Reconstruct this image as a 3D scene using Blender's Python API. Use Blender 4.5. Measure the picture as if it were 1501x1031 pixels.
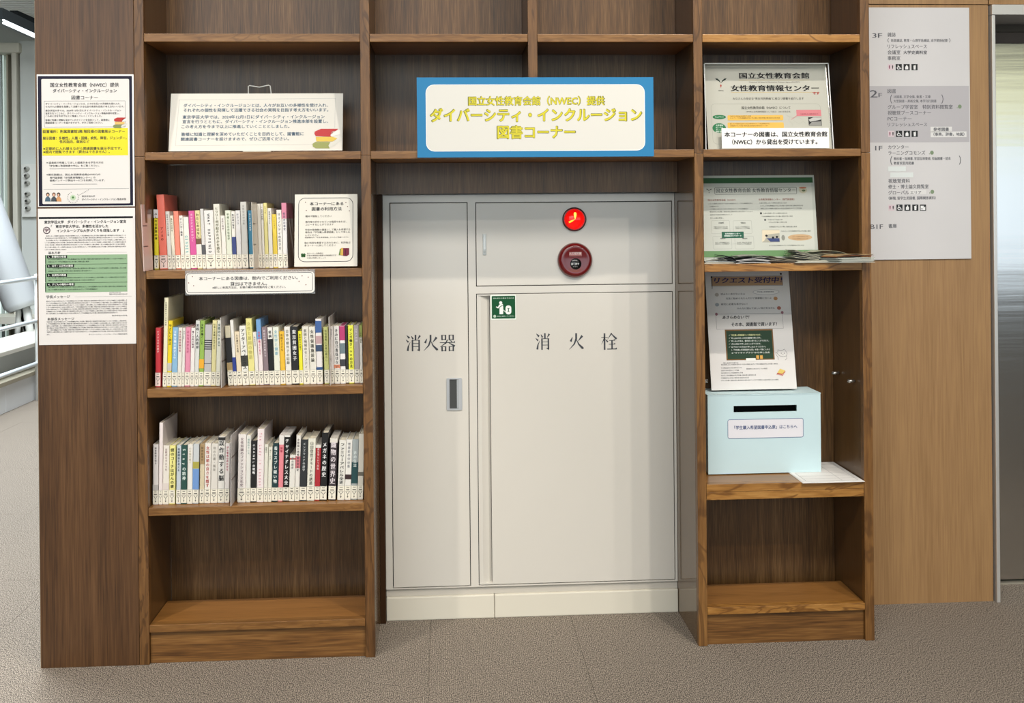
import bpy, bmesh, math, random
from mathutils import Vector, Matrix, Euler
random.seed(7)
for o in list(bpy.data.objects): bpy.data.objects.remove(o, do_unlink=True)
sc = bpy.context.scene
COL = sc.collection

# ------------------------------------------------------------------ camera
FPX, CX, CY = 1573.2, 750.5, 322.5
YAW, PITCH, ROLL = 0.06005, -0.0006, -0.00927
CAM = Vector((0.79103, -2.86722, 1.16052))
def _axes():
    cy, sy, cp, sp, cr, sr = math.cos(YAW), math.sin(YAW), math.cos(PITCH), math.sin(PITCH), math.cos(ROLL), math.sin(ROLL)
    f = Vector((sy*cp, cy*cp, sp)); r = Vector((cy, -sy, 0)); u = r.cross(f)
    return cr*r + sr*u, -sr*r + cr*u, f
RGT, UPV, FWD = _axes()
cam_d = bpy.data.cameras.new('camera'); cam = bpy.data.objects.new('camera', cam_d); COL.objects.link(cam)
M = Matrix((RGT, UPV, -FWD)).transposed().to_4x4(); M.translation = CAM; cam.matrix_world = M
cam_d.sensor_width = 36; cam_d.lens = 36*FPX/1501
cam_d.shift_x = 0.0; cam_d.shift_y = -(515.5-CY)/1501
cam_d.clip_start = 0.05; cam_d.clip_end = 100
sc.camera = cam

# ------------------------------------------------------------------ world, lamps, exposure
w = bpy.data.worlds.new('world'); sc.world = w; w.use_nodes = True
w.node_tree.nodes['Background'].inputs[0].default_value = (0.93, 0.95, 1.0, 1)
w.node_tree.nodes['Background'].inputs[1].default_value = 0.17
def lamp(name, kind, loc, target, energy, color, **kw):
    d = bpy.data.lights.new(name, kind); d.energy = energy; d.color = color
    for k, v in kw.items(): setattr(d, k, v)
    o = bpy.data.objects.new(name, d); COL.objects.link(o); o.location = loc
    o.rotation_euler = (Vector(target)-Vector(loc)).to_track_quat('-Z', 'Y').to_euler()
    return o
WARM = (1.0, 0.915, 0.81)
lamp('downlight_far_west', 'SPOT', (-2.5, -4.2, 4.0), (-.15, 0, 0.45), 70, WARM, spot_size=math.radians(31), spot_blend=0.8, shadow_soft_size=0.05)
lamp('downlight_far_east', 'SPOT', (3.7, -4.2, 4.0), (1.6, 0, 0.4), 260, WARM, spot_size=math.radians(42), spot_blend=1.0, shadow_soft_size=0.05)
lamp('downlight_near_west', 'SPOT', (-1.26, -2.1, 4.0), (-.1, 0, 0.3), 350, WARM, spot_size=math.radians(34), spot_blend=0.7, shadow_soft_size=0.04)
lamp('downlight_near_mid', 'SPOT', (2.14, -2.1, 4.0), (.6, 0, 0.3), 270, WARM, spot_size=math.radians(58), spot_blend=0.8, shadow_soft_size=0.04)
lamp('downlight_near_east', 'SPOT', (3.0, -2.1, 4.0), (1.9, 0, 0.3), 130, WARM, spot_size=math.radians(58), spot_blend=0.8, shadow_soft_size=0.04)
lamp('ceiling_fill_mid', 'AREA', (0.6, -3.3, 4.0), (0.8, 0.2, 0.7), 150, (1, .95, .89), shape='RECTANGLE', size=4.4, size_y=0.5)  # soft area fill added overhead to even out the spots
lamp('window_daylight', 'AREA', (-1.0, -6.3, 2.9), (0.9, 0, 1.6), 85, (0.84, 0.92, 1.0), shape='RECTANGLE', size=4.0, size_y=1.6)
lamp('stairwell_daylight', 'AREA', (-1.2, 2.2, 3.6), (-1.2, 2.4, 0), 430, (0.90, 0.96, 1.0), shape='RECTANGLE', size=1.0, size_y=3.4)
lamp('stairwell_fill', 'AREA', (-2.6, 4.6, 3.6), (-3.0, 6.0, 1.0), 150, (0.92, 0.97, 1.0), shape='RECTANGLE', size=2.0, size_y=1.0)  # unseen fill added to brighten the column and far wall
sc.view_settings.view_transform = 'Standard'; sc.view_settings.look = 'None'
sc.view_settings.exposure = -0.32; sc.view_settings.gamma = 1.0; sc.view_settings.use_curve_mapping = False

# ------------------------------------------------------------------ measuring helpers
def ray(x, y): return RGT*((x-CX)/FPX) - UPV*((y-CY)/FPX) + FWD
def onY(x, y, Y):
    d = ray(x, y); return CAM + d*((Y-CAM.y)/d.y)
def onZ(x, y, Z):
    d = ray(x, y); return CAM + d*((Z-CAM.z)/d.z)
def onX(x, y, X):
    d = ray(x, y); return CAM + d*((X-CAM.x)/d.x)

# ------------------------------------------------------------------ materials
def lin(h):
    h = h.lstrip('#'); h = h if len(h) == 6 else ''.join(k*2 for k in h); c = [int(h[i:i+2], 16)/255 for i in (0, 2, 4)]
    return tuple((v/12.92 if v <= .04045 else ((v+.055)/1.055)**2.4) for v in c)+(1,)
MATS = {}
def mat(hexc, rough=0.5, metal=0.0, emit=0.0, coat=0.0, alpha=1.0, trans=0.0, vary=0.0):
    key = ('m', hexc, rough, metal, emit, coat, alpha, trans, vary)
    if key in MATS: return MATS[key]
    m = bpy.data.materials.new('plain_'+hexc.strip('#')); m.use_nodes = True
    nt = m.node_tree; b = nt.nodes['Principled BSDF']; c = lin(hexc)
    b.inputs['Base Color'].default_value = c; b.inputs['Roughness'].default_value = rough
    b.inputs['Metallic'].default_value = metal; b.inputs['Coat Weight'].default_value = coat
    b.inputs['Coat Roughness'].default_value = 0.08
    if rough >= .4 and not metal: b.inputs['Specular IOR Level'].default_value = .22
    b.inputs['Alpha'].default_value = alpha; b.inputs['Transmission Weight'].default_value = trans
    if emit: b.inputs['Emission Color'].default_value = c; b.inputs['Emission Strength'].default_value = emit
    if vary:
        g = nt.nodes.new('ShaderNodeNewGeometry'); n = nt.nodes.new('ShaderNodeTexNoise'); n.inputs['Scale'].default_value = 9; n.inputs['Detail'].default_value = 5
        nt.links.new(g.outputs['Position'], n.inputs['Vector'])
        r = nt.nodes.new('ShaderNodeValToRGB'); r.color_ramp.elements[0].position = .3; r.color_ramp.elements[1].position = .7
        r.color_ramp.elements[0].color = tuple(v*(1-vary) for v in c[:3])+(1,); r.color_ramp.elements[1].color = tuple(min(1, v*(1+vary)) for v in c[:3])+(1,)
        nt.links.new(n.outputs['Fac'], r.inputs[0]); nt.links.new(r.outputs[0], b.inputs['Base Color'])
    MATS[key] = m; return m

def wood(name, dark, mid, light, axis='z', fine=260, broad=22, stretch=0.035, rough=0.42, figure=0.0, fig_scale=6, bump=0.15, contrast=1.0, coat=0.0, dim=.72, fst=.22):
    """oak veneer: streaks that run along one world axis, with an optional cathedral figure"""
    key = ('w', name)
    if key in MATS: return MATS[key]
    def lin(h, _l=globals()['lin']):
        c = _l(h); return (c[0]*dim, c[1]*dim*.95, c[2]*dim*.80, 1)
    m = bpy.data.materials.new(name); m.use_nodes = True; nt = m.node_tree; b = nt.nodes['Principled BSDF']; L = nt.links.new
    g = nt.nodes.new('ShaderNodeNewGeometry')
    def mapped(s, off=0, stretch=stretch):
        mp = nt.nodes.new('ShaderNodeMapping'); k = [s, s, s]; k['xyz'.index(axis)] = s*stretch
        mp.inputs['Scale'].default_value = k; mp.inputs['Location'].default_value = (off, off*1.7, off*.3)
        L(g.outputs['Position'], mp.inputs['Vector']); return mp
    def noise(s, det, off=0, dist=0.0, st=stretch):
        n = nt.nodes.new('ShaderNodeTexNoise'); n.inputs['Scale'].default_value = 1; n.inputs['Detail'].default_value = det
        n.inputs['Distortion'].default_value = dist; L(mapped(s, off, st).outputs[0], n.inputs['Vector']); return n
    n1 = noise(broad, 4, 1, .4); n2 = noise(fine, 2, 5)
    mix = nt.nodes.new('ShaderNodeMath'); mix.operation = 'MULTIPLY_ADD'; mix.inputs[1].default_value = 0.55
    L(n2.outputs['Fac'], mix.inputs[0])
    half = nt.nodes.new('ShaderNodeMath'); half.operation = 'MULTIPLY'; half.inputs[1].default_value = 0.45
    L(n1.outputs['Fac'], half.inputs[0]); L(half.outputs[0], mix.inputs[2])
    r = nt.nodes.new('ShaderNodeValToRGB'); e = r.color_ramp.elements
    sp = .22/contrast
    e[0].position = .5-sp; e[0].color = lin(dark); e[1].position = .5+sp; e[1].color = lin(light)
    k = e.new(.5); k.color = lin(mid)
    L(mix.outputs[0], r.inputs[0]); out = r.outputs[0]
    if figure:
        nn = noise(fig_scale, 3, 9, 1.6, fst)
        mlt = nt.nodes.new('ShaderNodeMath'); mlt.operation = 'MULTIPLY'; mlt.inputs[1].default_value = 38
        sn = nt.nodes.new('ShaderNodeMath'); sn.operation = 'SINE'; L(nn.outputs['Fac'], mlt.inputs[0]); L(mlt.outputs[0], sn.inputs[0])
        rr = nt.nodes.new('ShaderNodeMapRange'); rr.inputs['From Min'].default_value = .55; rr.inputs['From Max'].default_value = .98
        rr.inputs['To Max'].default_value = figure; L(sn.outputs[0], rr.inputs['Value'])
        mx = nt.nodes.new('ShaderNodeMix'); mx.data_type = 'RGBA'; L(rr.outputs[0], mx.inputs['Factor']); L(out, mx.inputs['A'])
        mx.inputs['B'].default_value = lin(dark); out = mx.outputs['Result']
    L(out, b.inputs['Base Color']); b.inputs['Roughness'].default_value = rough; b.inputs['Coat Weight'].default_value = coat; b.inputs['Coat Roughness'].default_value = .12
    bp = nt.nodes.new('ShaderNodeBump'); bp.inputs['Strength'].default_value = bump; bp.inputs['Distance'].default_value = .0006
    L(n2.outputs['Fac'], bp.inputs['Height']); L(bp.outputs[0], b.inputs['Normal'])
    MATS[key] = m; return m
W_PANEL = wood('oak_end_panel', '#4A3018', '#654529', '#785638', 'z', 300, 26, .03, .42, contrast=1.35, dim=.68)
W_STILE = wood('oak_stile', '#553718', '#7B5630', '#966D42', 'z', 240, 30, .06, .4, figure=.8, fig_scale=11)
W_STILE_R = wood('oak_stile_east', '#5A3A1A', '#8A6134', '#A87B48', 'z', 240, 30, .06, .4, figure=.55, fig_scale=9)
W_SHELF = wood('oak_shelf', '#6F4A24', '#94693A', '#AC8150', 'x', 200, 30, .10, .38, figure=.45, fig_scale=14)
W_SHELF_R = wood('oak_shelf_east', '#7A5023', '#B17F42', '#CB9B5C', 'x', 170, 26, .12, .36, figure=.85, fig_scale=12, dim=.8)
W_TOP = wood('oak_shelf_top', '#7A552C', '#9A6C3B', '#A87A48', 'x', 260, 22, .06, .3, dim=.85)
W_KICK = wood('oak_kick', '#5A3A19', '#865D30', '#A67A48', 'x', 230, 40, .05, .42, contrast=1.25)
W_BACK = wood('oak_back_panel', '#3A2817', '#5D4226', '#7C5F40', 'z', 420, 60, .035, .36, contrast=1.0, dim=.95)
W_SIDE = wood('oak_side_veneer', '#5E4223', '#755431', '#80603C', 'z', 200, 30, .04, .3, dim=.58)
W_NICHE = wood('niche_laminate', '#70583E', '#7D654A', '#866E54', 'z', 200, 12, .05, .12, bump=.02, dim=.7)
W_LIGHT = wood('light_oak_wall', '#94734F', '#A98662', '#B8946B', 'z', 240, 16, .03, .4, bump=.05, dim=.86)

def ivory():
    m = mat('#D6D2C9', .22, coat=.35); return m
IVORY = ivory()
PAPER = '#E4E1DB'
# ------------------------------------------------------------------ object helpers
def link(name, me, m=None, parent=None, label=None, cat=None, group=None, kind=None):
    o = bpy.data.objects.new(name, me); COL.objects.link(o)
    if m is not None and me is not None:
        for x in (m if isinstance(m, (list, tuple)) else [m]): me.materials.append(x)
    if parent is not None: o.parent = parent
    if label: o['label'] = label
    if cat: o['category'] = cat
    if group: o['group'] = group
    if kind: o['kind'] = kind
    return o
def thing(name, label, cat, loc=(0, 0, 0), group=None, kind=None):
    o = link(name, None, None, None, label, cat, group, kind); o.location = loc; return o
def bm_box(bm, x0, x1, y0, y1, z0, z1, bev=0.0, mi=0):
    vs = [bm.verts.new(p) for p in ((x0,y0,z0),(x1,y0,z0),(x1,y1,z0),(x0,y1,z0),(x0,y0,z1),(x1,y0,z1),(x1,y1,z1),(x0,y1,z1))]
    fs = [bm.faces.new([vs[i] for i in f]) for f in ((0,3,2,1),(4,5,6,7),(0,1,5,4),(1,2,6,5),(2,3,7,6),(3,0,4,7))]
    for f in fs: f.material_index = mi
    if bev:
        es = set(e for f in fs for e in f.edges)
        bmesh.ops.bevel(bm, geom=list(es), offset=bev, segments=2, affect='EDGES', profile=.6)
    return fs
def bm_mesh(bm, name='mesh', smooth=False):
    bm.normal_update()
    me = bpy.data.meshes.new(name); bm.to_mesh(me); bm.free()
    if smooth:
        for p in me.polygons: p.use_smooth = True
    return me
def box(name, x0, x1, y0, y1, z0, z1, m, parent=None, bev=0.0, **kw):
    bm = bmesh.new(); bm_box(bm, min(x0,x1), max(x0,x1), min(y0,y1), max(y0,y1), min(z0,z1), max(z0,z1), bev)
    return link(name, bm_mesh(bm, name), m, parent, **kw)
def bm_tube(bm, pts, rad, seg=10, cap=True, mi=0):
    pts = [Vector(p) for p in pts]; rings = []
    rads = rad if isinstance(rad, (list, tuple)) else [rad]*len(pts)
    ref = None
    for i, p in enumerate(pts):
        a = pts[max(0, i-1)]; c = pts[min(len(pts)-1, i+1)]; t = (c-a).normalized()
        if ref is None: ref = Vector((0, 0, 1)) if abs(t.z) < .9 else Vector((1, 0, 0))
        s = t.cross(ref).normalized(); u = s.cross(t).normalized(); ref = u
        rings.append([bm.verts.new(p + s*math.cos(2*math.pi*k/seg)*rads[i] + u*math.sin(2*math.pi*k/seg)*rads[i]) for k in range(seg)])
    for a, c in zip(rings, rings[1:]):
        for k in range(seg):
            f = bm.faces.new((a[k], a[(k+1) % seg], c[(k+1) % seg], c[k])); f.material_index = mi
    if cap: bm.faces.new(rings[0][::-1]); bm.faces.new(rings[-1])
def tube(name, pts, rad, m, parent=None, seg=10, **kw):
    bm = bmesh.new(); bm_tube(bm, pts, rad, seg); bmesh.ops.recalc_face_normals(bm, faces=bm.faces)
    return link(name, bm_mesh(bm, name, True), m, parent, **kw)
def lathe(name, prof, m, parent=None, seg=40, **kw):
    """profile of (radius, depth towards the room): turned about the local -Y axis"""
    bm = bmesh.new(); rings = []
    for r, d in prof:
        rings.append([bm.verts.new((r*math.cos(2*math.pi*k/seg), -d, r*math.sin(2*math.pi*k/seg))) for k in range(seg)] if r > 1e-6 else [bm.verts.new((0, -d, 0))])
    for a, c in zip(rings, rings[1:]):
        for k in range(seg):
            if len(c) == 1 and len(a) > 1: bm.faces.new((a[k], a[(k+1) % seg], c[0]))
            elif len(a) > 1: bm.faces.new((a[k], a[(k+1) % seg], c[(k+1) % seg], c[k]))
    bmesh.ops.recalc_face_normals(bm, faces=bm.faces)
    return link(name, bm_mesh(bm, name, True), m, parent, **kw)

# ------------------------------------------------------------------ flat print: everything lies on a Plane
_TC = {}
def glyphs(s, bold=0.0):
    key = (s, bold)
    if key in _TC: return _TC[key]
    c = bpy.data.curves.new('t', 'FONT'); c.body = s; c.resolution_u = 2; c.offset = bold; c.size = 1
    o = bpy.data.objects.new('t', c); COL.objects.link(o)
    dg = bpy.context.evaluated_depsgraph_get(); me = bpy.data.meshes.new_from_object(o.evaluated_get(dg))
    vs = [(v.co.x, v.co.y) for v in me.vertices]; fs = [tuple(p.vertices) for p in me.polygons]
    bpy.data.objects.remove(o); bpy.data.meshes.remove(me)
    _TC[key] = (vs, fs); return vs, fs
def rrect(u0, u1, v0, v1, r, n=5):
    pts = []
    for cx, cy, a in ((u1-r, v1-r, 0), (u0+r, v1-r, 90), (u0+r, v0+r, 180), (u1-r, v0+r, 270)):
        for k in range(n+1):
            t = math.radians(a+90*k/n); pts.append((cx+r*math.cos(t), cy+r*math.sin(t)))
    return pts
SEP = {'pictogram_tile', 'green_box', 'heading_bar', 'paper_patch', 'orange_box', 'green_oval', 'green_dot', 'chalk_books', 'green_band', 'green_bar', 'photo_print_', 'face_drawing'}
BASE_BOLD = .024
class Plane:
    """a plane that faces the room: its own u (world +X) and v (up, tilted back by t) axes; parts hang on a parent"""
    def __init__(s, origin, tilt=0.0, parent=None, flat=False):
        s.o = Vector(origin); s.ex = Vector((1, 0, 0)); s.ev = Vector((0, math.sin(tilt), math.cos(tilt)))
        s.n = s.ex.cross(s.ev).normalized()      # towards the room (-Y)
        s.parent = parent; s.parts = {}
    def uv(s, x, y):
        d = ray(x, y); t = (s.o-CAM).dot(s.n)/d.dot(s.n); p = CAM+d*t-s.o
        return p.dot(s.ex), p.dot(s.ev)
    def add(s, part, color, vs, fs, layer, **mk):
        key = (part, color if isinstance(color, str) else color.name, len(s.parts) if part in SEP else 0)
        e = s.parts.setdefault(key, [part, color, [], [], mk]); b = len(e[2])
        e[2] += [s.o + s.ex*u + s.ev*v + s.n*(0.00022*layer) for u, v in vs]; e[3] += [tuple(b+i for i in f) for f in fs]
    def poly(s, part, color, pts, layer=1): s.add(part, color, pts, [tuple(range(len(pts)))], layer)
    def rect(s, part, color, x0, y0, x1, y1, layer=1, r=0.0):
        u0, v1 = s.uv(x0, (y0)); u1, v0 = s.uv(x1, y1)
        s.poly(part, color, rrect(u0, u1, v0, v1, r) if r else [(u0, v0), (u1, v0), (u1, v1), (u0, v1)], layer)
    def outline(s, part, color, x0, y0, x1, y1, wd, layer=1, r=0.0):
        u0, v1 = s.uv(x0, y0); u1, v0 = s.uv(x1, y1)
        a = rrect(u0, u1, v0, v1, max(r, .0005)); q = wd
        b = rrect(u0+q, u1-q, v0+q, v1-q, max(r-q, .0003)); n = len(a)
        s.add(part, color, a+b, [(i, (i+1) % n, n+(i+1) % n, n+i) for i in range(n)], layer)
    def line(s, part, color, pts, wd, layer=1):
        P = [Vector(s.uv(*p)) for p in pts]
        for a, b in zip(P, P[1:]):
            d = (b-a)
            if d.length < 1e-6: continue
            d = d.normalized(); q = Vector((-d.y, d.x))*wd/2
            s.poly(part, color, [tuple(a-q), tuple(b-q), tuple(b+q), tuple(a+q)], layer)
    def dash(s, part, color, x0, y0, x1, y1, wd, n, layer=1):
        for k in range(n):
            a = k/n; b = (k+.55)/n
            s.line(part, color, [(x0+(x1-x0)*a, y0+(y1-y0)*a), (x0+(x1-x0)*b, y0+(y1-y0)*b)], wd, layer)
    def ell(s, part, color, x, y, rx, ry, layer=1, n=18, a0=0, a1=360):
        u, v = s.uv(x, y); k = (s.uv(x+10, y)[0]-u)/10
        pts = [(u+rx*k*math.cos(math.radians(a0+(a1-a0)*i/n)), v+ry*k*math.sin(math.radians(a0+(a1-a0)*i/n))) for i in range(n if a1-a0 >= 360 else n+1)]
        s.poly(part, color, pts, layer)
    def ppoly(s, part, color, pts, layer=1):
        q = [s.uv(*p) for p in pts]
        ar = sum(q[i][0]*q[(i+1) % len(q)][1]-q[(i+1) % len(q)][0]*q[i][1] for i in range(len(q)))
        s.poly(part, color, q if ar > 0 else q[::-1], layer)
    def text(s, t, x0, x1, y, h, color='#3A3A3E', bold=0.0, layer=2, part='lettering', slant=0.0, grow=0.0):
        """string between photo columns x0..x1 (x1 None: natural width), centred on row y, h pixels tall"""
        vs, fs = glyphs(t)
        if not vs: return
        bb = bold+BASE_BOLD; n = len(vs)
        sh = [(-bb/2, 0), (bb/2, 0)] if bb < .035 else [(-bb/2, -bb/4), (bb/2, -bb/4), (-bb/2, bb/4), (bb/2, bb/4)]
        if grow: sh = [(grow*math.cos(k*math.pi/5), grow*math.sin(k*math.pi/5)) for k in range(10)]
        a, b = min(v[0] for v in vs), max(v[0] for v in vs)
        u0, vc = s.uv(x0, y); kv = (s.uv(x0, y-10)[1]-vc)/10*h/.93
        ku = kv if x1 is None else (s.uv(x1, y)[0]-u0)/(b-a)
        for k_, (dx, dy) in enumerate(sh):
            s.add(part, color, [(u0+(p[0]+dx-a)*ku+slant*(p[1]-.38)*kv, vc+(p[1]+dy-.38)*kv) for p in vs], fs, layer+.08*k_)
    def vtext(s, t, x, y0, y1, wpx, color='#3A3A3E', bold=0.0, layer=2, part='lettering'):
        n = len(t)
        for i, ch in enumerate(t):
            if ch in ' 　': continue
            yc = y0+(y1-y0)*(i+.5)/n; h = min((y1-y0)/n*.95, wpx*1.15)
            vs, fs = glyphs(ch)
            if not vs: continue
            u, v = s.uv(x, yc); k = (s.uv(x+10, yc)[0]-u)/10
            if ch == 'ー': q = [(-(p[1]-.38)*.9, -(p[0]-.5)) for p in vs]
            else: q = [(p[0]-.5, p[1]-.38) for p in vs]
            s.add(part, color, [(u+a*wpx*k, v+b*h*k) for a, b in q], fs, layer)
    def strokes(s, part, color, polys, x0, y0, x1, y1, layer=2):
        u0, v0 = s.uv(x0, y1); u1, v1 = s.uv(x1, y0)
        for p in polys:
            q = [(u0+(u1-u0)*a, v0+(v1-v0)*b) for a, b in p]
            ar = sum(q[i][0]*q[(i+1) % len(q)][1]-q[(i+1) % len(q)][0]*q[i][1] for i in range(len(q)))
            s.poly(part, color, q if ar > 0 else q[::-1], layer)
    def done(s, rough=.45):
        for part, color, vs, fs, mk in s.parts.values():
            me = bpy.data.meshes.new(part); me.from_pydata([tuple(v) for v in vs], [], fs); me.update()
            link(part, me, mat(color, rough, **mk) if isinstance(color, str) else color, s.parent)
        s.parts = {}
def sheet(name, label, cat, corners, yb, zb=None, tilt=0.0, thick=.0012, color=PAPER, rough=.45, r=0.0, group=None, coat=0.0, umin=None):
    """a flat sheet or board; corners = photo pixels TL, TR, BR, BL; it stands at depth yb (at height zb) leaning back by tilt"""
    stands = zb is not None
    if zb is None: zb = onY(*corners[3], yb).z
    pl = Plane((0, yb, zb), tilt)
    q = [pl.uv(*c) for c in corners]
    u0 = (q[0][0]+q[3][0])/2; u1 = (q[1][0]+q[2][0])/2; v1 = (q[0][1]+q[1][1])/2; v0 = (q[2][1]+q[3][1])/2
    if stands and v0 < .0004: v0 = .0002
    if umin is not None: u0 = max(u0, umin)
    pts = rrect(u0, u1, v0, v1, r) if r else [(u0, v0), (u1, v0), (u1, v1), (u0, v1)]
    base = pl.o + pl.ex*((u0+u1)/2) + pl.ev*v0
    bm = bmesh.new(); n = len(pts)
    F = [bm.verts.new(pl.o+pl.ex*u+pl.ev*v) for u, v in pts]; B = [bm.verts.new(pl.o+pl.ex*u+pl.ev*v-pl.n*thick) for u, v in pts]
    bm.faces.new(F); bm.faces.new(B[::-1])
    for i in range(n): bm.faces.new((F[i], B[i], B[(i+1) % n], F[(i+1) % n]))
    o = link(name, bm_mesh(bm, name), mat(color, rough, coat=coat, vary=.012), None, label, cat, group)
    pl.parent = o; pl.size = (u0, u1, v0, v1); pl.root = o
    return pl
def crop(x0, y0, sx, sy=None):
    return lambda x, y: (x0+x/sx, y0+y/(sy or sx))
POOL = '多様性と人権を尊重し互いの個性を認めあう社会の実現をめざして学生教職員が共に学び働く環境を整え教育研究の質を高めていきます'
def filler(n, k=0):
    s = (POOL*4)[k % 40:]; return s[:n]

# ================================================================== THE SETTING
# floor of carpet tiles
FL = link('floor', None, None, kind='structure')
carpet = bpy.data.materials.new('carpet_loop'); carpet.use_nodes = True
nt = carpet.node_tree; b = nt.nodes['Principled BSDF']; L = nt.links.new
g = nt.nodes.new('ShaderNodeNewGeometry')
mp = nt.nodes.new('ShaderNodeMapping'); mp.inputs['Scale'].default_value = (430, 210, 1); L(g.outputs['Position'], mp.inputs['Vector'])
n1 = nt.nodes.new('ShaderNodeTexNoise'); n1.inputs['Scale'].default_value = 1; n1.inputs['Detail'].default_value = 1; L(mp.outputs[0], n1.inputs['Vector'])
n2 = nt.nodes.new('ShaderNodeTexNoise'); n2.inputs['Scale'].default_value = 3; n2.inputs['Detail'].default_value = 3; L(g.outputs['Position'], n2.inputs['Vector'])
wv = nt.nodes.new('ShaderNodeTexWave'); wv.inputs['Scale'].default_value = 62; wv.bands_direction = 'X'; wv.inputs['Distortion'].default_value = 1.2; L(g.outputs['Position'], wv.inputs['Vector'])
r1 = nt.nodes.new('ShaderNodeValToRGB'); e = r1.color_ramp.elements
e[0].position = .40; e[0].color = lin('#3F3831'); e[1].position = .60; e[1].color = lin('#A3988A')
L(n1.outputs['Fac'], r1.inputs[0])
r2 = nt.nodes.new('ShaderNodeMapRange'); r2.inputs['To Min'].default_value = .82; r2.inputs['To Max'].default_value = 1.12; L(wv.outputs['Fac'], r2.inputs['Value'])
vm = nt.nodes.new('ShaderNodeVectorMath'); vm.operation = 'SCALE'; L(r1.outputs[0], vm.inputs[0]); L(r2.outputs[0], vm.inputs['Scale'])
L(vm.outputs[0], b.inputs['Base Color']); b.inputs['Roughness'].default_value = .95
bp = nt.nodes.new('ShaderNodeBump'); bp.inputs['Strength'].default_value = .25; bp.inputs['Distance'].default_value = .0015; L(n1.outputs['Fac'], bp.inputs['Height']); L(bp.outputs[0], b.inputs['Normal'])
box('subfloor', -4.5, 7.5, -7.2, 7.4, -.06, -.009, mat('#2E2924', .95), FL)
TS = .4065
bm = bmesh.new(); bm_box(bm, .0003, TS-.0003, .0003, TS-.0003, -.006, 0, .0006); tile_me = bm_mesh(bm, 'carpet_tile'); tile_me.materials.append(carpet)
for i in range(-7, 9):
    for j in range(-4, 18):
        if i > 3 and j > 1: continue
        if i >= -1 and j > 2: continue
        if i < -4 and j < 3: continue
        o = link('carpet_tile', tile_me, None, FL); o.location = (1.139+TS*(i-3+1), -.093+TS*j, random.uniform(-.0003, .0002))
box('carpet_beyond', -4.4, 7.4, -7.1, -.093-4*TS-.001, -.008, 0, carpet, FL)
# right-hand oak wall and its joints
WR = link('wall_right', None, None, kind='structure')
box('veneer_panel', 1.9, 2.4165, .263, .285, .0, 1.7905, W_LIGHT, WR)
box('veneer_panel', 1.9, 2.4165, .263, .285, 1.793, 3.0, W_LIGHT, WR)
box('veneer_panel', 2.4200, 4.2, .263, .285, 1.793, 3.0, W_LIGHT, WR)
box('veneer_backing', 1.9, 4.2, .285, .30, 1.785, 3.0, mat('#1B120B', .9), WR)
box('wall_behind', 0.589, 1.9, .285, .30, 0, 3.0, mat('#CFCAC0', .7), WR)
# lift door
DR = link('door_1', None, None, kind='structure')
steel = bpy.data.materials.new('brushed_steel'); steel.use_nodes = True
nt = steel.node_tree; b = nt.nodes['Principled BSDF']; L = nt.links.new
b.inputs['Base Color'].default_value = lin('#D2D0CC'); b.inputs['Metallic'].default_value = 1; b.inputs['Roughness'].default_value = .15
g = nt.nodes.new('ShaderNodeNewGeometry'); mp = nt.nodes.new('ShaderNodeMapping'); mp.inputs['Scale'].default_value = (1.2, 1, 26)
n = nt.nodes.new('ShaderNodeTexNoise'); n.inputs['Scale'].default_value = 1; n.inputs['Detail'].default_value = 3
L(g.outputs['Position'], mp.inputs['Vector']); L(mp.outputs[0], n.inputs['Vector'])
bp = nt.nodes.new('ShaderNodeBump'); bp.inputs['Strength'].default_value = .3; bp.inputs['Distance'].default_value = .0012; L(n.outputs['Fac'], bp.inputs['Height']); L(bp.outputs[0], b.inputs['Normal'])
JX0 = 2.4215; JX1 = onY(1461.5, 300, .25).x
box('shadow_gap', 2.4165, JX0, .28, .30, 0, 1.79, mat('#120A06', .9), DR)
JM = mat('#DEDCD8', .3, metal=.55)  # steel made lighter and less metallic: reflected window light put into its colour
box('door_jamb', JX0, JX1, .250, .45, 0, 1.758, JM, DR, bev=.0015)
box('door_header', JX0, 4.1, .248, .45, 1.759, 1.7895, JM, DR, bev=.0015)
box('transom_panel', JX1, 4.1, .405, .43, 1.735, 1.7585, mat('#4A453E', .4), DR)
box('transom_panel', JX1, 4.1, .405, .43, 1.70, 1.7335, mat('#544C48', .4), DR)
box('door_leaf', JX1, 4.1, .412, .43, .012, 1.699, steel, DR)
box('door_sill', JX1, 4.1, .400, .46, -.004, .004, mat('#C9C4B4', .35, metal=.6), DR)
box('shaft_void', JX1, 4.1, .44, .46, .004, 1.79, mat('#060606', .9), DR)
# reading-room window wall behind the camera (seen in the steel and the gloss paint)
WF = link('wall_front', None, None, kind='structure')
for x0, x1, z0, z1 in ((-4.4, 7.4, 0, .45), (-4.4, 7.4, 2.75, 3.0)): box('wall_band', x0, x1, -7.2, -7.1, z0, z1, mat('#B9B2A6', .8), WF)
wn = link('window_2', None, None, kind='structure')
for k in range(6):
    xa = -4.3+k*1.95
    box('mullion', xa-.06, xa, -7.2, -7.06, .45, 2.75, mat('#9B968C', .5), wn)
    box('window_pane', xa, xa+1.89, -7.15, -7.14, .45, 1.95, mat('#DCEBF7', .2, emit=2.3), wn)
    box('window_pane', xa, xa+1.89, -7.15, -7.14, 1.97, 2.75, mat('#E3E6C2', .2, emit=2.0), wn)

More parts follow.
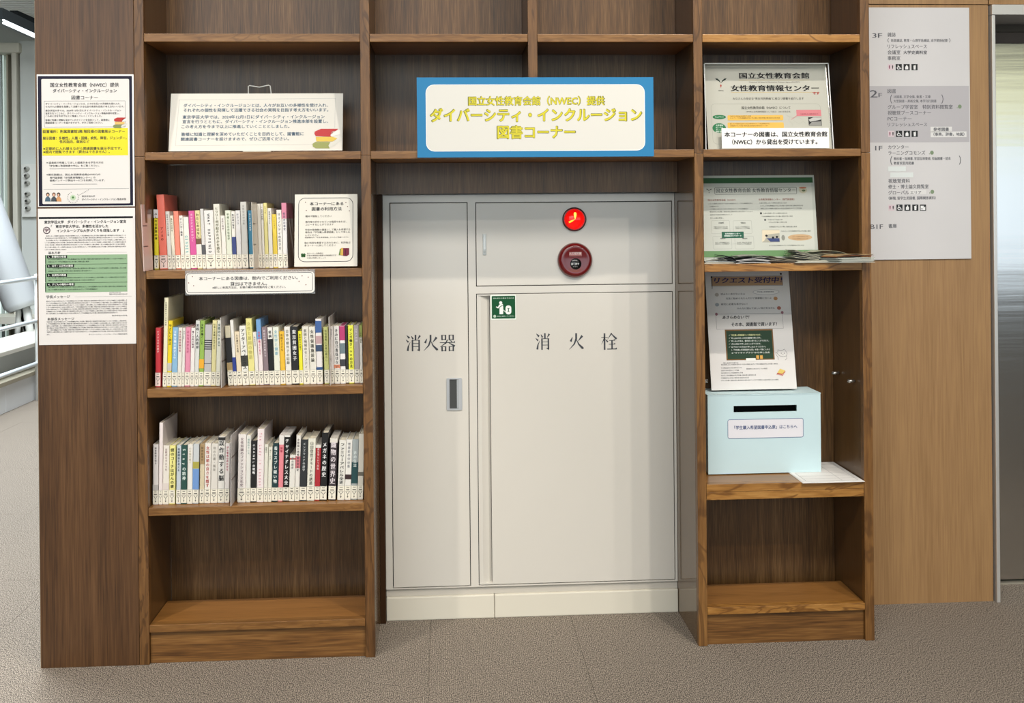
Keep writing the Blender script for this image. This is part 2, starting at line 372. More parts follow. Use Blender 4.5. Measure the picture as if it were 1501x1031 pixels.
# ================================================================== STAIRWELL beyond the end panel
STW = mat('#DADBD4', .5)
WB = link('wall_back', None, None, kind='structure')
def far(x, y, Y=7.0): return onY(x, y, Y)
def fbox(name, x0, y0, x1, y1, Y, th, m, parent, bev=0.0, **kw):
    a = onY(x0, y0, Y); c = onY(x1, y1, Y)
    return box(name, a.x, c.x, Y, Y+th, c.z, a.z, m, parent, bev, **kw)
box('wall_plaster', -4.4, -1.6, 7.06, 7.16, 0, 3.0, mat('#C9CCC5', .7), WB)
fbox('wall_pier', 29, 60, 75, 520, 6.9, .16, mat('#CBD0CC', .6), WB)
wi = link('window_1', None, None, kind='structure')
fbox('window_pane', -60, 80, 9, 560, 7.0, .02, mat('#DDEDE8', .15, emit=.55), wi)
fbox('window_mullion', 2, 78, 3.2, 560, 6.97, .02, mat('#AEB9B6', .5), wi)
fbox('window_reveal', 9, 76, 16, 560, 6.95, .10, mat('#A9A392', .6), wi)
fbox('window_jamb', 16, 74, 28, 560, 6.86, .18, mat('#D2D0C3', .5), wi, bev=.01)
fbox('window_head', -60, 62, 28, 77, 6.84, .2, mat('#CFCEC0', .5), wi, bev=.02)
box('window_1_sill', -4.3, -2.4, 6.6, 7.0, .30, .36, mat('#D6D3C6', .5), wi)
CE = link('ceiling', None, None, kind='structure')
box('ceiling_board', -4.4, -1.5, 5.0, 7.16, 3.0, 3.05, mat('#B9BDBB', .6), CE)
for k in range(26): box('ceiling_slat', -4.4, -1.5, 5.02+k*.082, 5.02+k*.082+.055, 2.965, 2.999, mat('#E9EAE6', .5), CE)
# knobs
kp = thing('knob_panel', 'pale wall panel with six round grey knobs beyond the wooden end panel', 'panel', (0, 0, 0))
fbox('panel_plate', 31, 241, 66, 318, 6.86, .04, mat('#D8DAD4', .5), kp, bev=.004)
for ky in (247.5, 258, 268.5, 284.5, 295, 305.5):
    p = onY(40+(ky-247)*.03, ky, 6.86)
    kn = lathe('knob', [(.0, .05), (.012, .05), (.018, .035), (.022, .0)], mat('#B4B4AE', .35, metal=.3), kp, 20); kn.location = p
# black beam with light strips
bmx = thing('ceiling_beam', 'sloping black beam with two white light strips at the top left corner', 'beam')
a = onX(-8, 22, -2.15); c = onX(60, 53, -2.15)
def bar(name, A, B, wx, hz, m, parent, up=0.0):
    bm = bmesh.new(); A = Vector(A)+Vector((0, 0, up)); B = Vector(B)+Vector((0, 0, up)); V = []
    for P_ in (A, B):
        for sx, sz in ((-1, -1), (1, -1), (1, 1), (-1, 1)): V.append(bm.verts.new(P_+Vector((sx*wx/2, 0, sz*hz/2))))
    for f in ((3, 2, 1, 0), (4, 5, 6, 7), (0, 1, 5, 4), (1, 2, 6, 5), (2, 3, 7, 6), (3, 0, 4, 7)): bm.faces.new([V[i] for i in f])
    return link(name, bm_mesh(bm, name), m, parent)
bar('beam_body', a, c, .10, .075, mat('#15191A', .4), bmx, .01)
bar('light_strip', a, c, .012, .010, mat('#F2FBFF', .3, emit=1.6), bmx, -.034).location = (.055, 0, 0)
bar('light_strip', a, c, .012, .010, mat('#F2FBFF', .3, emit=1.6), bmx, -.052).location = (.055, 0, 0)
bar('beam_body', onX(20, 20, -2.6), onX(70, 42, -2.4), .06, .05, mat('#1C2022', .4), bmx, .0)
# slanted steel column with its foot bracket
sl = thing('slanted_column', 'thick pale steel column leaning diagonally in the stairwell behind the rails', 'column')
Yc = 5.2
A = onY(-62, 205, Yc); B = onY(34, 452, Yc)
tube('column_shaft', [A, A.lerp(B, .5), A.lerp(B, .97), B], [.135, .13, .125, .10], mat('#B9BEC2', .35), sl, 28)
F1 = onY(34, 455, Yc); G1 = onY(47, 505, Yc); G2 = onY(25, 505, Yc)
bar('bracket_plate', F1, G1, .05, .06, mat('#CDCFCB', .4), sl); tube('bracket_leg', [F1+Vector((.02, 0, .03)), G1], .028, mat('#CDCFCB', .4), sl)
tube('bracket_leg', [F1+Vector((-.03, 0, .03)), G2], .02, mat('#CDCFCB', .4), sl)
fbox('column_foot', 33, 455, 40, 505, Yc+.1, .1, mat('#DFE0DB', .4), sl)
# low wall with ledge, parallel to the depth axis
TR = link('trim_1', None, None, kind='structure')
for k in range(9):
    y0 = 2.5+k*.47; box('plinth_tile', -2.02, -1.93, y0, y0+.466, 0, .165, mat('#E2E5E6', .4), TR, bev=.002)
box('plinth_cap', -2.06, -1.925, 2.5, 6.85, .166, .19, mat('#BFB9A6', .5), TR)
box('low_panel', -2.10, -2.05, 2.5, 6.85, .19, .345, mat('#C4C8C8', .5), TR)
for k in range(5): box('low_post', -2.05, -2.02, 3.0+k*.9, 3.06+k*.9, .19, .345, mat('#B2B2A8', .5), TR)
box('ledge', -2.30, -1.94, 2.5, 6.85, .346, .372, mat('#EAE8DC', .5), TR, bev=.004)
rl = thing('guard_rail', 'three white horizontal tubes of the stairwell guard rail beyond the end panel', 'railing')
for (z, nm) in ((.805, 'rail_tube'), (.525, 'rail_tube'), (.245, 'rail_tube')):
    tube(nm, [(-1.90, 2.2, z), (-1.90, 5.05, z)], .0135, mat('#E8F1F6', .25), rl)
tube('rail_post', [(-1.90, 4.35, 0), (-1.90, 4.35, .83)], .018, mat('#E4E8E8', .3), rl)
tube('rail_post', [(-1.90, 2.4, 0), (-1.90, 2.4, 1.0)], .018, mat('#E4E8E8', .3), rl)

# ================================================================== END PANEL + BOOKCASES
DB = .23
XA0, XA1, XB0, XB1, XD0, XD1, XE0, XE1 = -.0251, 0, .5635, .5886, 1.4591, 1.4834, 1.92, 1.9454
ep = thing('end_panel', 'wide dark oak end panel holding the two notices, left of the bookshelves', 'panel', (-.1516, .0, 0))
def pbox(name, x0, x1, y0, y1, z0, z1, m, parent, bev=.0008, **kw):
    o = box(name, x0, x1, y0, y1, z0, z1, m, parent, bev, **kw)
    if parent is not None: o.matrix_parent_inverse = Matrix.Translation(-Vector(parent.location))
    return o
pbox('panel_board', -.2776, -.0259, 0, .06, .0, 1.3335, W_PANEL, ep)
pbox('panel_board', -.2776, -.0259, 0, .06, 1.3345, 2.4, W_PANEL, ep)
pbox('edge_strip', -.2790, -.2777, .001, .059, 0, 2.4, mat('#8A7A66', .4), ep, 0)
pbox('return_panel', -.2776, -.2526, .061, .30, 0, 2.4, W_PANEL, ep)

ZJ = 1.3343
def shelf_board(parent, x0, x1, z0, z1, y0=0.0005, y1=DB, m=W_SHELF, top=W_TOP):
    # solid-wood nosing in front, veneered board behind it
    pbox('shelf_nosing', x0+.0006, x1-.0006, y0, y0+.026, z0, z1, m, parent, .0012)
    pbox('shelf_board', x0+.0006, x1-.0006, y0+.0265, y1, z0+.0002, z1-.0004, top, parent, 0)
lo = thing('bookcase', 'oak bookcase bay with three rows of books, left of the white hydrant cabinet', 'bookcase', (.2817, 0, 0))
ro = thing('bookcase', 'narrow oak bookcase bay with magazines and blue box, right of the hydrant cabinet', 'bookcase', (1.702, 0, 0))
up = thing('bookcase', 'upper oak bookcase unit with empty top shelves spanning all the bays', 'bookcase', (.95, 0, ZJ))
def side(parent, x0, x1, z0, z1, inner_left, inner_right, m=W_STILE):
    pbox('stile', x0, x1, 0, .022, z0, z1, m, parent, .0012)
    pbox('side_panel', x0+.0008, x1-.0008, .0225, .262, z0, z1, inner_left, parent, 0)
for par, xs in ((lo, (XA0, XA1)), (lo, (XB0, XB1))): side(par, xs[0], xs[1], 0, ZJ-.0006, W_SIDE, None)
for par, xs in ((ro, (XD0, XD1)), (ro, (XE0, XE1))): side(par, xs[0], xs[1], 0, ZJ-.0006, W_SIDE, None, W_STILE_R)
# laminate facing of the niche
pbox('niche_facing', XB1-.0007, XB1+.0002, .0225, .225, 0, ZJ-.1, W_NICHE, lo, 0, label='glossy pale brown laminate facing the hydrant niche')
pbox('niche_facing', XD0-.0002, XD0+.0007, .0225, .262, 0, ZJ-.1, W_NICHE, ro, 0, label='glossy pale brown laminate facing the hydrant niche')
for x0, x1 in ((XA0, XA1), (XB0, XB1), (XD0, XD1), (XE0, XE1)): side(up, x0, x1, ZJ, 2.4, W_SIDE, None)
XM = (onY(773.9, 60, 0).x, onY(787.5, 60, 0).x)
side(up, XM[0], XM[1], 1.3449, 2.4, W_SIDE, None)
for x0, x1 in ((XA1, XB0), (XB1, XM[0]), (XM[1], XD0), (XD1, XE0)):
    shelf_board(up, x0, x1, 1.6355, 1.6567, m=W_SHELF_R if x0 > 1.4 else W_SHELF)
    shelf_board(up, x0, x1, 2.02, 2.04)
    pbox('back_panel', x0, x1, DB+.0005, DB+.006, 1.3240, 2.4, W_BACK, up, 0)
for x0, x1 in ((XA1, XB0), (XB1, XD0), (XD1, XE0)): shelf_board(up, x0, x1, 1.3243, 1.3449, m=W_SHELF)
pbox('header_panel', XB1, XD0, .215, .225, 1.236, 1.3235, W_BACK, up, 0)
for par, x0, x1, zs in ((lo, XA1, XB0, ((1.0123, 1.0338), (.7007, .7232), (.3904, .411))), (ro, XD1, XE0, ((1.0128, 1.0338), (.3947, .4158), (.4163, .4369)))):
    for z0, z1 in zs: shelf_board(par, x0, x1, z0, z1, m=W_SHELF_R if par is ro else W_SHELF)
    pbox('back_panel', x0, x1, DB+.0005, DB+.006, .0, 1.3235, W_BACK, par, 0)
    shelf_board(par, x0, x1, .0838, .1033, y1=.182, m=W_SHELF_R if par is ro else W_SHELF)
    pbox('kick_board', x0+.0006, x1-.0006, .010, .028, 0, .0832, W_KICK, par)
pin = mat('#C8C6C0', .25, metal=.9)
for (xx, yy, X, s_) in ((1228, 547, XE0, -1), (1259, 562, XE0, -1), (1036, 563.5, XD1, 1)):
    p = onX(xx, yy, X+s_*.004); q = Vector((X+.0006*s_, p.y, p.z)); 
    if p.y < .03: q.y = .06
    o = tube('shelf_pin', [q, q+Vector((s_*.02, 0, 0))], .0048, pin, ro, 10); o.matrix_parent_inverse = Matrix.Translation(-Vector(ro.location))

# ================================================================== HYDRANT CABINET
YH = .258
hc = thing('fire_hydrant_cabinet', 'tall ivory steel fire hydrant and extinguisher cabinet in the niche', 'cabinet', (1.03, YH, 0))
hinv = Matrix.Translation(-Vector(hc.location))
def hb(name, x0, y0, x1, y1, Y, th, m, parent=None, bev=.0012, **kw):
    a = onY(x0, y0, Y); c = onY(x1, y1, Y)
    o = box(name, a.x, c.x, Y, Y+th, c.z, a.z, m, parent or hc, bev, **kw)
    if parent is None: o.matrix_parent_inverse = hinv
    return o, a.x, c.x, c.z, a.z
fx0, fx1 = onY(563.5, 560, YH).x, min(1.4580, onY(993.2, 560, YH).x)
fz0, fz1 = .0905, onY(780, 285, YH).z
d1 = (onY(572.6, 500, YH).x, onY(687.2, 500, YH).x, onY(632, 861.3, YH).z, onY(632, 296.8, YH).z)
d2 = (onY(697.2, 360, YH).x, onY(985.6, 360, YH).x, onY(840, 418.4, YH).z, onY(840, 295.6, YH).z)
d3 = (d2[0], d2[1], onY(845, 854.5, YH).z, onY(845, 428.8, YH).z)
bm = bmesh.new()
for x0, x1, z0, z1 in ((fx0, d1[0], fz0, fz1), (d1[1], d2[0], fz0, fz1), (d2[1], fx1, fz0, fz1),
                       (d1[0], d1[1], fz0, d1[2]), (d1[0], d1[1], d1[3], fz1), (d2[0], d2[1], fz0, d3[2]), (d2[0], d2[1], d3[3], d2[2]), (d2[0], d2[1], d2[3], fz1)):
    bm_box(bm, x0, x1, YH, YH+.02, z0, z1)
bmesh.ops.remove_doubles(bm, verts=bm.verts, dist=1e-5)
o = link('cabinet_frame', bm_mesh(bm), IVORY, hc); o.matrix_parent_inverse = hinv
o = box('cabinet_shell', fx0, fx1, YH+.0202, YH+.026, fz0, fz1, mat('#1D1A18', .8), hc); o.matrix_parent_inverse = hinv
G = .0021
def hpart(o): o.matrix_parent_inverse = hinv; return o
door1 = hpart(box('door', d1[0]+G, d1[1]-G, YH-.0004, YH+.018, d1[2]+G, d1[3]-G, IVORY, hc, .0015, label='narrow left door marked for the extinguisher'))
door2 = hpart(box('door', d2[0]+G, d2[1]-G, YH-.0004, YH+.018, d2[2]+G, d2[3]-G, IVORY, hc, .0015, label='wide upper panel with red lamp and call point'))
# the lower door has a bent finger pull along its left edge
gx = onY(719.5, 600, YH).x
bm = bmesh.new()
bm_box(bm, gx, d3[1]-G, YH-.0004, YH+.018, d3[2]+G, d3[3]-G, .0012)
sec = [(d3[0]+G, YH+.0004), (d3[0]+G+.012, YH+.003), (gx-.008, YH+.013), (gx-.001, YH+.017)]
for (xa, ya), (xb, yb) in zip(sec, sec[1:]):
    v = [bm.verts.new(p) for p in ((xa, ya, d3[2]+G+.004), (xb, yb, d3[2]+G+.004), (xb, yb, d3[3]-G-.004), (xa, ya, d3[3]-G-.004))]; bm.faces.new(v)
bm_box(bm, d3[0]+G, gx, YH, YH+.018, d3[2]+G, d3[2]+G+.004); bm_box(bm, d3[0]+G, gx, YH, YH+.018, d3[3]-G-.004, d3[3]-G)
door3 = hpart(link('door', bm_mesh(bm), IVORY, hc, 'wide lower door marked for the fire hydrant with green sticker'))
# recess and baseboard
hpart(box('plinth_recess', fx0, fx1, YH+.006, YH+.02, .068, fz0-.0003, mat('#C2BDB3', .5), hc))
hpart(box('plinth_board', fx0, onY(725, 900, YH).x-.0006, YH-.004, YH+.02, 0, .0675, mat('#DAD5C6', .4), hc, .003))
hpart(box('plinth_board', onY(725, 900, YH).x+.0006, fx1, YH-.004, YH+.02, 0, .0675, mat('#DAD5C6', .4), hc, .003))
# left dark jamb beside the cabinet
pbox('niche_jamb', XB1+.0004, fx0-.0005, .236, .284, 0, 1.2355, mat('#38220F', .5), lo, 0)
# handle of door 1
ha = onY(654.5, 554.5, YH); hb_ = onY(677.5, 601.2, YH); ia = onY(658.8, 556.2, YH); ib = onY(672.6, 598.8, YH)
bm = bmesh.new(); y0 = YH-.0035
out = rrect(ha.x, hb_.x, hb_.z, ha.z, .004, 4); inn = rrect(ia.x, ib.x, ib.z, ia.z, .0008, 4); n = len(out)
Fo = [bm.verts.new((x, y0, z)) for x, z in out]; Fi = [bm.verts.new((x, y0, z)) for x, z in inn]; Bo = [bm.verts.new((x, YH-.0005, z)) for x, z in out]; Bi = [bm.verts.new((x, YH-.0005, z)) for x, z in inn]
for i in range(n):
    j = (i+1) % n
    bm.faces.new((Fo[i], Fo[j], Fi[j], Fi[i])); bm.faces.new((Fo[j], Fo[i], Bo[i], Bo[j])); bm.faces.new((Fi[i], Fi[j], Bi[j], Bi[i]))
bmesh.ops.recalc_face_normals(bm, faces=bm.faces)
link('door_handle', bm_mesh(bm), mat('#C4C7CA', .3, metal=.35), door1, 'recessed grey pull handle')
# the pull cup behind the bezel: dark pocket with a lighter right cheek
pc = box('pull_cup', ia.x, ib.x, YH-.0009, YH-.0006, ib.z, ia.z, mat('#4A4B4B', .45), door1)
box('pull_cup', ib.x-.0055, ib.x, YH-.003, YH-.001, ib.z+.001, ia.z-.001, mat('#A7ABAF', .4), door1)
# lock on upper panel
la = onY(707.4, 343, YH); lb = onY(713, 374, YH)
lk = box('panel_lock', la.x, lb.x, YH-.0022, YH-.0002, lb.z, la.z, mat('#B5B6B2', .3, metal=.4), door2, .0008)
box('lock_bar', la.x+.002, lb.x-.002, YH-.0034, YH-.0023, lb.z+.016, la.z-.006, mat('#CFCFCB', .25, metal=.4), door2, .0005)
k = lathe('key_hole', [(.0, .0006), (.0022, .0006), (.0026, 0)], mat('#5B5C5C', .4), door2, 14); k.location = ((la.x+lb.x)/2, YH-.0024, lb.z+.009)
# alarm lamp
pc_ = onY(841.6, 321.6, YH)
lampo = lathe('alarm_lamp', [(.0352, .0), (.0352, .006), (.0325, .009), (.0300, .0085)], mat('#5E0D10', .25, coat=.5), door2, 48, label='lit red indicator lamp'); lampo.location = (pc_.x, YH-.0004, pc_.z)
red = bpy.data.materials.new('lit_red_lens'); red.use_nodes = True
nt = red.node_tree; b = nt.nodes['Principled BSDF']; b.inputs['Base Color'].default_value = lin('#E01412'); b.inputs['Roughness'].default_value = .12
b.inputs['Emission Color'].default_value = lin('#F8100C'); b.inputs['Emission Strength'].default_value = .85
dm = lathe('lamp_lens', [(.0302, .004), (.0295, .010), (.024, .0165), (.014, .0205), (.0, .022)], red, lampo, 40)
def wedge(ang, r0, r1, wd):
    n = 7; c, s_ = math.cos(ang), math.sin(ang); top, bot = [], []
    for i in range(n):
        t = i/(n-1); r = r0+(r1-r0)*t; ww = wd*math.sin(math.pi*min(1, t*1.02))**.8*(.35+t*.9)/1.1+.0003; d = .0236-.0125*(r/.03)**2
        top.append((r*c-ww*s_, -d, r*s_+ww*c)); bot.append((r*c+ww*s_, -d, r*s_-ww*c))
    me = bpy.data.meshes.new('lamp_glow'); me.from_pydata(top+bot, [], [(i+n, i+n+1, i+1, i) for i in range(n-1)]); me.update(); return me
link('lamp_filament', wedge(math.radians(88), .0, .0235, .0048), mat('#FFC24A', .3, emit=2.6), lampo)
link('lamp_filament', wedge(math.radians(207), .0, .0240, .0030), mat('#FFA92E', .3, emit=2.2), lampo)
# call point
pb = onY(842.6, 381.4, YH)
cp = lathe('call_point', [(.0515, 0), (.0515, .004), (.0490, .012), (.0430, .0185), (.0385, .0195), (.034, .0185), (.0, .0185)], mat('#6E1013', .18, coat=.7), door2, 56, label='round dark red fire call point'); cp.location = (pb.x, YH-.0004, pb.z)
lathe('push_button', [(.0165, .0184), (.0158, .0196), (.0, .0196)], mat('#101012', .2), cp, 32).location = (0.0005, 0, -.0105)
np_ = box('name_plate', -.0185, .0185, -.0205, -.0187, .0115, .0240, mat('#A3625F', .35), cp, .0006)
pl = Plane((pb.x, YH-.0004-.0206, pb.z), 0, cp)
pl.text('火災報知機', 834.5, 852, 371.8, 4.2, '#E8D9D6'); pl.o = Vector((pb.x, YH-.0004-.018, pb.z)); pl.done()
pl = Plane((pb.x, YH-.0204, pb.z), 0, cp); pl.text('強く押す', 837, 849, 387.2, 3.4, '#E6E6E6', .02); pl.text('ボタン', 840, 847, 391, 2.2, '#BDBDBD'); pl.done()
for o in cp.children:
    if o.name.startswith('lettering'): o.matrix_parent_inverse = Matrix.Translation(-Vector(cp.location))
# mincho lettering, drawn stroke by stroke
def Hs(x0, x1, y, t=.035): return [[(x0, y-t/2), (x1, y-t/2), (x1, y+t/2), (x0, y+t/2)], [(x1-.11, y+t/2), (x1+.01, y+t/2), (x1-.03, y+t/2+.065)]]
def Vs(x, y0, y1, w=.105): return [[(x-w/2, y0), (x+w/2, y0-.01), (x+w/2, y1-.01), (x-w/2, y1)]]
def Dp(x0, y0, x1, y1, w0, w1):
    d = Vector((x1-x0, y1-y0)).normalized(); q = Vector((-d.y, d.x))
    return [[(x0+q.x*w0/2, y0+q.y*w0/2), (x0-q.x*w0/2, y0-q.y*w0/2), (x1-q.x*w1/2, y1-q.y*w1/2), (x1+q.x*w1/2, y1+q.y*w1/2)]]
K = {}
K['消'] = Dp(.05, .97, .24, .80, .03, .13)+Dp(0, .70, .17, .55, .03, .12)+Dp(.11, .02, .16, .30, .14, .09)+Dp(.15, .28, .29, .55, .08, .02)+Vs(.65, .66, 1.0, .11)+Dp(.37, .92, .48, .74, .04, .12)+Dp(.96, .95, .80, .72, .13, .03)+Vs(.44, .0, .68, .105)+Vs(.89, .05, .68, .105)+Dp(.93, .03, .74, .09, .12, .02)+Hs(.40, .95, .665)[:1]+Hs(.44, .88, .47)[:1]+Hs(.44, .88, .28)[:1]
K['火'] = Dp(.49, 1.0, .49, .66, .12, .115)+Dp(.49, .68, .36, .34, .115, .09)+Dp(.37, .36, .02, .02, .09, .015)+Dp(.51, .62, .66, .32, .03, .09)+Dp(.65, .34, .93, .08, .09, .15)+Dp(.93, .10, 1.0, .06, .13, .01)+Dp(.24, .76, .12, .50, .04, .15)+Dp(.90, .84, .62, .52, .16, .02)
def bxs(x0, x1, y0, y1): return Vs(x0+.045, y0, y1, .09)+Vs(x1-.045, y0, y1, .09)+Hs(x0, x1, y1-.02, .035)[:1]+Hs(x0, x1, y0+.05, .035)[:1]
K['器'] = bxs(.10, .42, .68, 1.0)+bxs(.58, .92, .68, 1.0)+bxs(.10, .42, .0, .30)+bxs(.58, .92, .0, .30)+Hs(.0, 1.0, .53, .04)+Dp(.50, .70, .38, .47, .07, .08)+Dp(.38, .49, .0, .26, .08, .015)+Dp(.56, .53, .98, .30, .03, .12)+Dp(.66, .66, .80, .58, .03, .09)
K['栓'] = Hs(.0, .42, .74, .04)[:1]+Vs(.21, .0, 1.0, .105)+Dp(.20, .70, .0, .32, .07, .015)+Dp(.27, .62, .42, .47, .03, .11)+Dp(.67, 1.0, .40, .62, .09, .015)+Dp(.63, .98, .98, .64, .04, .13)+Hs(.50, .88, .56)+Hs(.48, .90, .33)+Hs(.38, 1.0, .04, .05)+Vs(.69, .04, .56, .095)
pl = Plane((0, YH-.0006, 0), 0, door1)
for ch, x0, x1 in (('消', 595.2, 616.6), ('火', 620.6, 642.2), ('器', 644.8, 667)): pl.strokes('lettering', '#45484E', K[ch], x0, 490.8, x1, 515.2)
pl.done()
pl = Plane((0, YH-.0006, 0), 0, door3)
for ch, x0, x1 in (('消', 785.3, 806), ('火', 834, 855.6), ('栓', 881.5, 904)): pl.strokes('lettering', '#45484E', K[ch], x0, 488.4, x1, 513)
pl.rect('hydrant_sticker', '#E6EEE4', 719.3, 432.4, 756.6, 468.6, 1, .002); pl.rect('sticker_print', '#12512E', 720.7, 434.2, 755.4, 466.9, 2, .002)
q = crop(680, 400, 8.59)
def Q(*p): return [q(*i) for i in p]
pl.ell('sticker_figure', '#F2F5F0', *q(463, 378), 2.3, 2.3, 3)
pl.ppoly('sticker_figure', '#F2F5F0', Q((445, 400), (490, 392), (496, 440), (495, 522), (448, 522), (448, 440), (430, 450), (402, 432), (412, 424), (428, 432)), 3)
pl.line('sticker_figure', '#12512E', Q((440, 440), (488, 408)), .0018, 4); pl.line('sticker_figure', '#F2F5F0', Q((494, 466), (530, 500)), .0016, 3)
u, v = 0, 0
x0, y0_ = q(524, 412); x1, y1_ = q(597, 524); pl.rect('sticker_figure', '#F2F5F0', x0, y0_, x1, y1_, 3, .0075)
pl.line('sticker_figure', '#3B6B4C', Q((546, 448), (576, 448)), .0014, 4); pl.line('sticker_figure', '#3B6B4C', Q((561, 448), (561, 490)), .0028, 4); pl.line('sticker_figure', '#3B6B4C', Q((546, 490), (576, 490)), .0014, 4)
pl.text('消火栓から放水するとき', q(366, 322)[0], q(628, 322)[0], q(366, 322)[1], 1.9, '#CFE0D0', .01, 3); pl.text('安全に操作してください', q(420, 548)[0], q(636, 548)[0], q(420, 548)[1], 1.9, '#CFE0D0', .01, 3)
pl.ell('sticker_figure', '#BFD3BF', *q(388, 548), 2.1, 2.1, 3)
pl.done()

# ================================================================== NOTICES AND SIGNS
DK = '#2B2B2E'
# --- dark-bordered notice on the end panel
P1 = sheet('notice', 'laminated notice with thick navy border and yellow band on the wooden end panel', 'notice', ((52.5, 109.5), (194.8, 108.8), (198.5, 301.5), (57, 304.5)), -.0012, thick=.001, rough=.3, color='#ECEBE8')
c1 = crop(55, 108, 10.11); c2 = crop(55, 200, 9.82)
P1.rect('printed_border', '#17152B', 55.2, 111.6, 195.2, 301.3, 1); P1.rect('printed_panel', '#DDDAD6', 60.6, 115.9, 191, 298.2, 2, .003)
def T(pl, c, s, x0, x1, y, h, **k):
    pl.text(s, c(x0, y)[0], c(x1, y)[0], c(x0, y)[1], h, **k)
T(P1, c1, '国立女性教育会館（NWEC）提供', 190, 1205, 168, 6.2, bold=.012, layer=4)
T(P1, c1, 'ダイバーシティ・インクルージョン', 228, 1175, 255, 5.4, bold=.012, layer=4)
T(P1, c1, '図書コーナー', 505, 895, 355, 6.0, bold=.008, layer=4)
P1.outline('printed_frame', '#77777A', *c1(98, 405), *c1(1305, 790), .0008, 3)
PARA = (('ダイバーシティ・インクルージョンとは、人々がお互いの多様性を受け入れ、', 'それぞれの個性を発揮して活躍できる社会の実現を目指す考え方をいいます。'),
        ('東京学芸大学では、2024年12月1日にダイバーシティ・インクルージョン', '宣言を行うとともに、ダイバーシティ・インクルージョン推進本部を設置し、', 'この考え方を今まで以上に推進していくこととしました。'),
        ('皆様に知識と理解を深めていただくことを目的として、図書館に', '関連図書コーナーを設けますので、ぜひご活用ください。'))
for s, x1, y in zip(PARA[0]+PARA[1]+PARA[2], (1230, 1285, 1240, 1215, 955, 1070, 970), (448, 490, 548, 590, 630, 690, 730)): T(P1, c1, s, 120, x1, y, 3.0, layer=4)
P1.rect('yellow_band', '#E3D631', *c1(70, 812), *c2(1305, 272), 3)
T(P1, c1, '設置場所：附属図書館2階 階段横の図書展示コーナー', 80, 1295, 860, 4.6, bold=.015, layer=4)
T(P1, c1, '展示図書：多様性，人種・国籍，病気，障害，ジェンダー，', 80, 1320, 958, 4.6, bold=.015, layer=4)
T(P1, c1, '性的指向，貧困など', 330, 770, 1010, 4.6, bold=.015, layer=4)
T(P1, c2, '※定期的に入れ替えながら関連図書を展示予定です。', 85, 1215, 178, 4.4, bold=.015, layer=4)
T(P1, c2, '※館内で閲覧できます（貸出はできません）。', 85, 1040, 225, 4.4, bold=.015, layer=4)
for s, x0, x1, y in (('※ 図書館で所蔵してほしい図書がある学生の方は', 130, 950, 380), ('「学生購入希望図書の申込」をご覧ください。', 170, 890, 425), ('※展示図書は、国立女性教育会館(NWEC)の', 130, 905, 552), ('専門図書館「女性教育情報センター」の', 180, 835, 597), ('図書パッケージ貸出サービスを利用しています。', 180, 970, 637)): T(P1, c2, s, x0, x1, y, 3.0, layer=4)
P1.line('printed_frame', '#6E6E72', [c2(175, 468), c2(825, 465)], .0008, 4); P1.line('printed_frame', '#6E6E72', [c2(220, 690), c2(860, 687)], .0008, 4)
P1.line('printed_frame', '#8A8A8E', [c2(88, 762), c2(1318, 750)], .0009, 3)
def stack(pl, c, x0, y0, sx, sy, layer=5, red='#B23A38', yel='#D9B66F', grn='#7F8A5C'):
    p = lambda *a: [c(x0+i*sx, y0+j*sy) for i, j in a]
    pl.ppoly('book_illustration', grn, p((0, .78), (.1, .68), (.62, .68), (.55, .86), (.6, 1.0), (.12, 1.0), (.02, .92)), layer)
    pl.ppoly('book_illustration', '#D3D2C8', p((.55, .86), (.62, .72), (.95, .52), (1.0, .62), (.62, .98)), layer)
    pl.ppoly('book_illustration', yel, p((.12, .42), (.7, .42), (.86, .5), (.7, .66), (.14, .66)), layer+.5)
    pl.ppoly('book_illustration', red, p((.08, .16), (.3, .02), (.9, .02), (.62, .34), (.66, .42), (.12, .38), (.07, .28)), layer+1)
    pl.ppoly('book_illustration', '#EDE6DE', p((.62, .34), (.68, .16), (.96, .08), (.96, .28), (.66, .42)), layer+1)
stack(P1, c1, 1120, 648, 215, 160)
# three printed people and the round mark
for cx, hair, body in ((150, '#2B2320', '#4B6275'), (237, '#6C4A3A', '#4A4F55'), (305, '#2E211F', '#C99568')):
    P1.ppoly('people_illustration', body, [c2(cx-42, 938), c2(cx-36, 895), c2(cx-14, 868), c2(cx+14, 868), c2(cx+36, 895), c2(cx+42, 938)], 4)
    P1.ell('people_illustration', hair, *c2(cx, 838), 2.6, 3.1, 4); P1.ell('people_illustration', '#D9AE95', *c2(cx, 844), 1.5, 2.0, 5)
for k in range(16):
    a = math.radians(110+k*19); P1.ell('round_mark', '#2A2A2C', *c2(512+78*math.cos(a), 880-78*math.sin(a)), .55, .55, 4, 8)
for k in range(8): P1.ell('round_mark', '#2A2A2C', *c2(600+k*19, 845-k*9-k*k*.2), .55, .55, 4, 8)
P1.ell('round_mark', '#B9CDAF', *c2(512, 882), 4.2, 4.2, 4); P1.ell('round_mark', '#4E7A48', *c2(512, 880), 1.6, 1.6, 5)
T(P1, c2, '東京学芸大学', 640, 830, 862, 2.6, layer=4); T(P1, c2, 'ダイバーシティ・インクルージョン推進本部', 640, 1275, 908, 3.2, layer=4)
P1.done(.45)
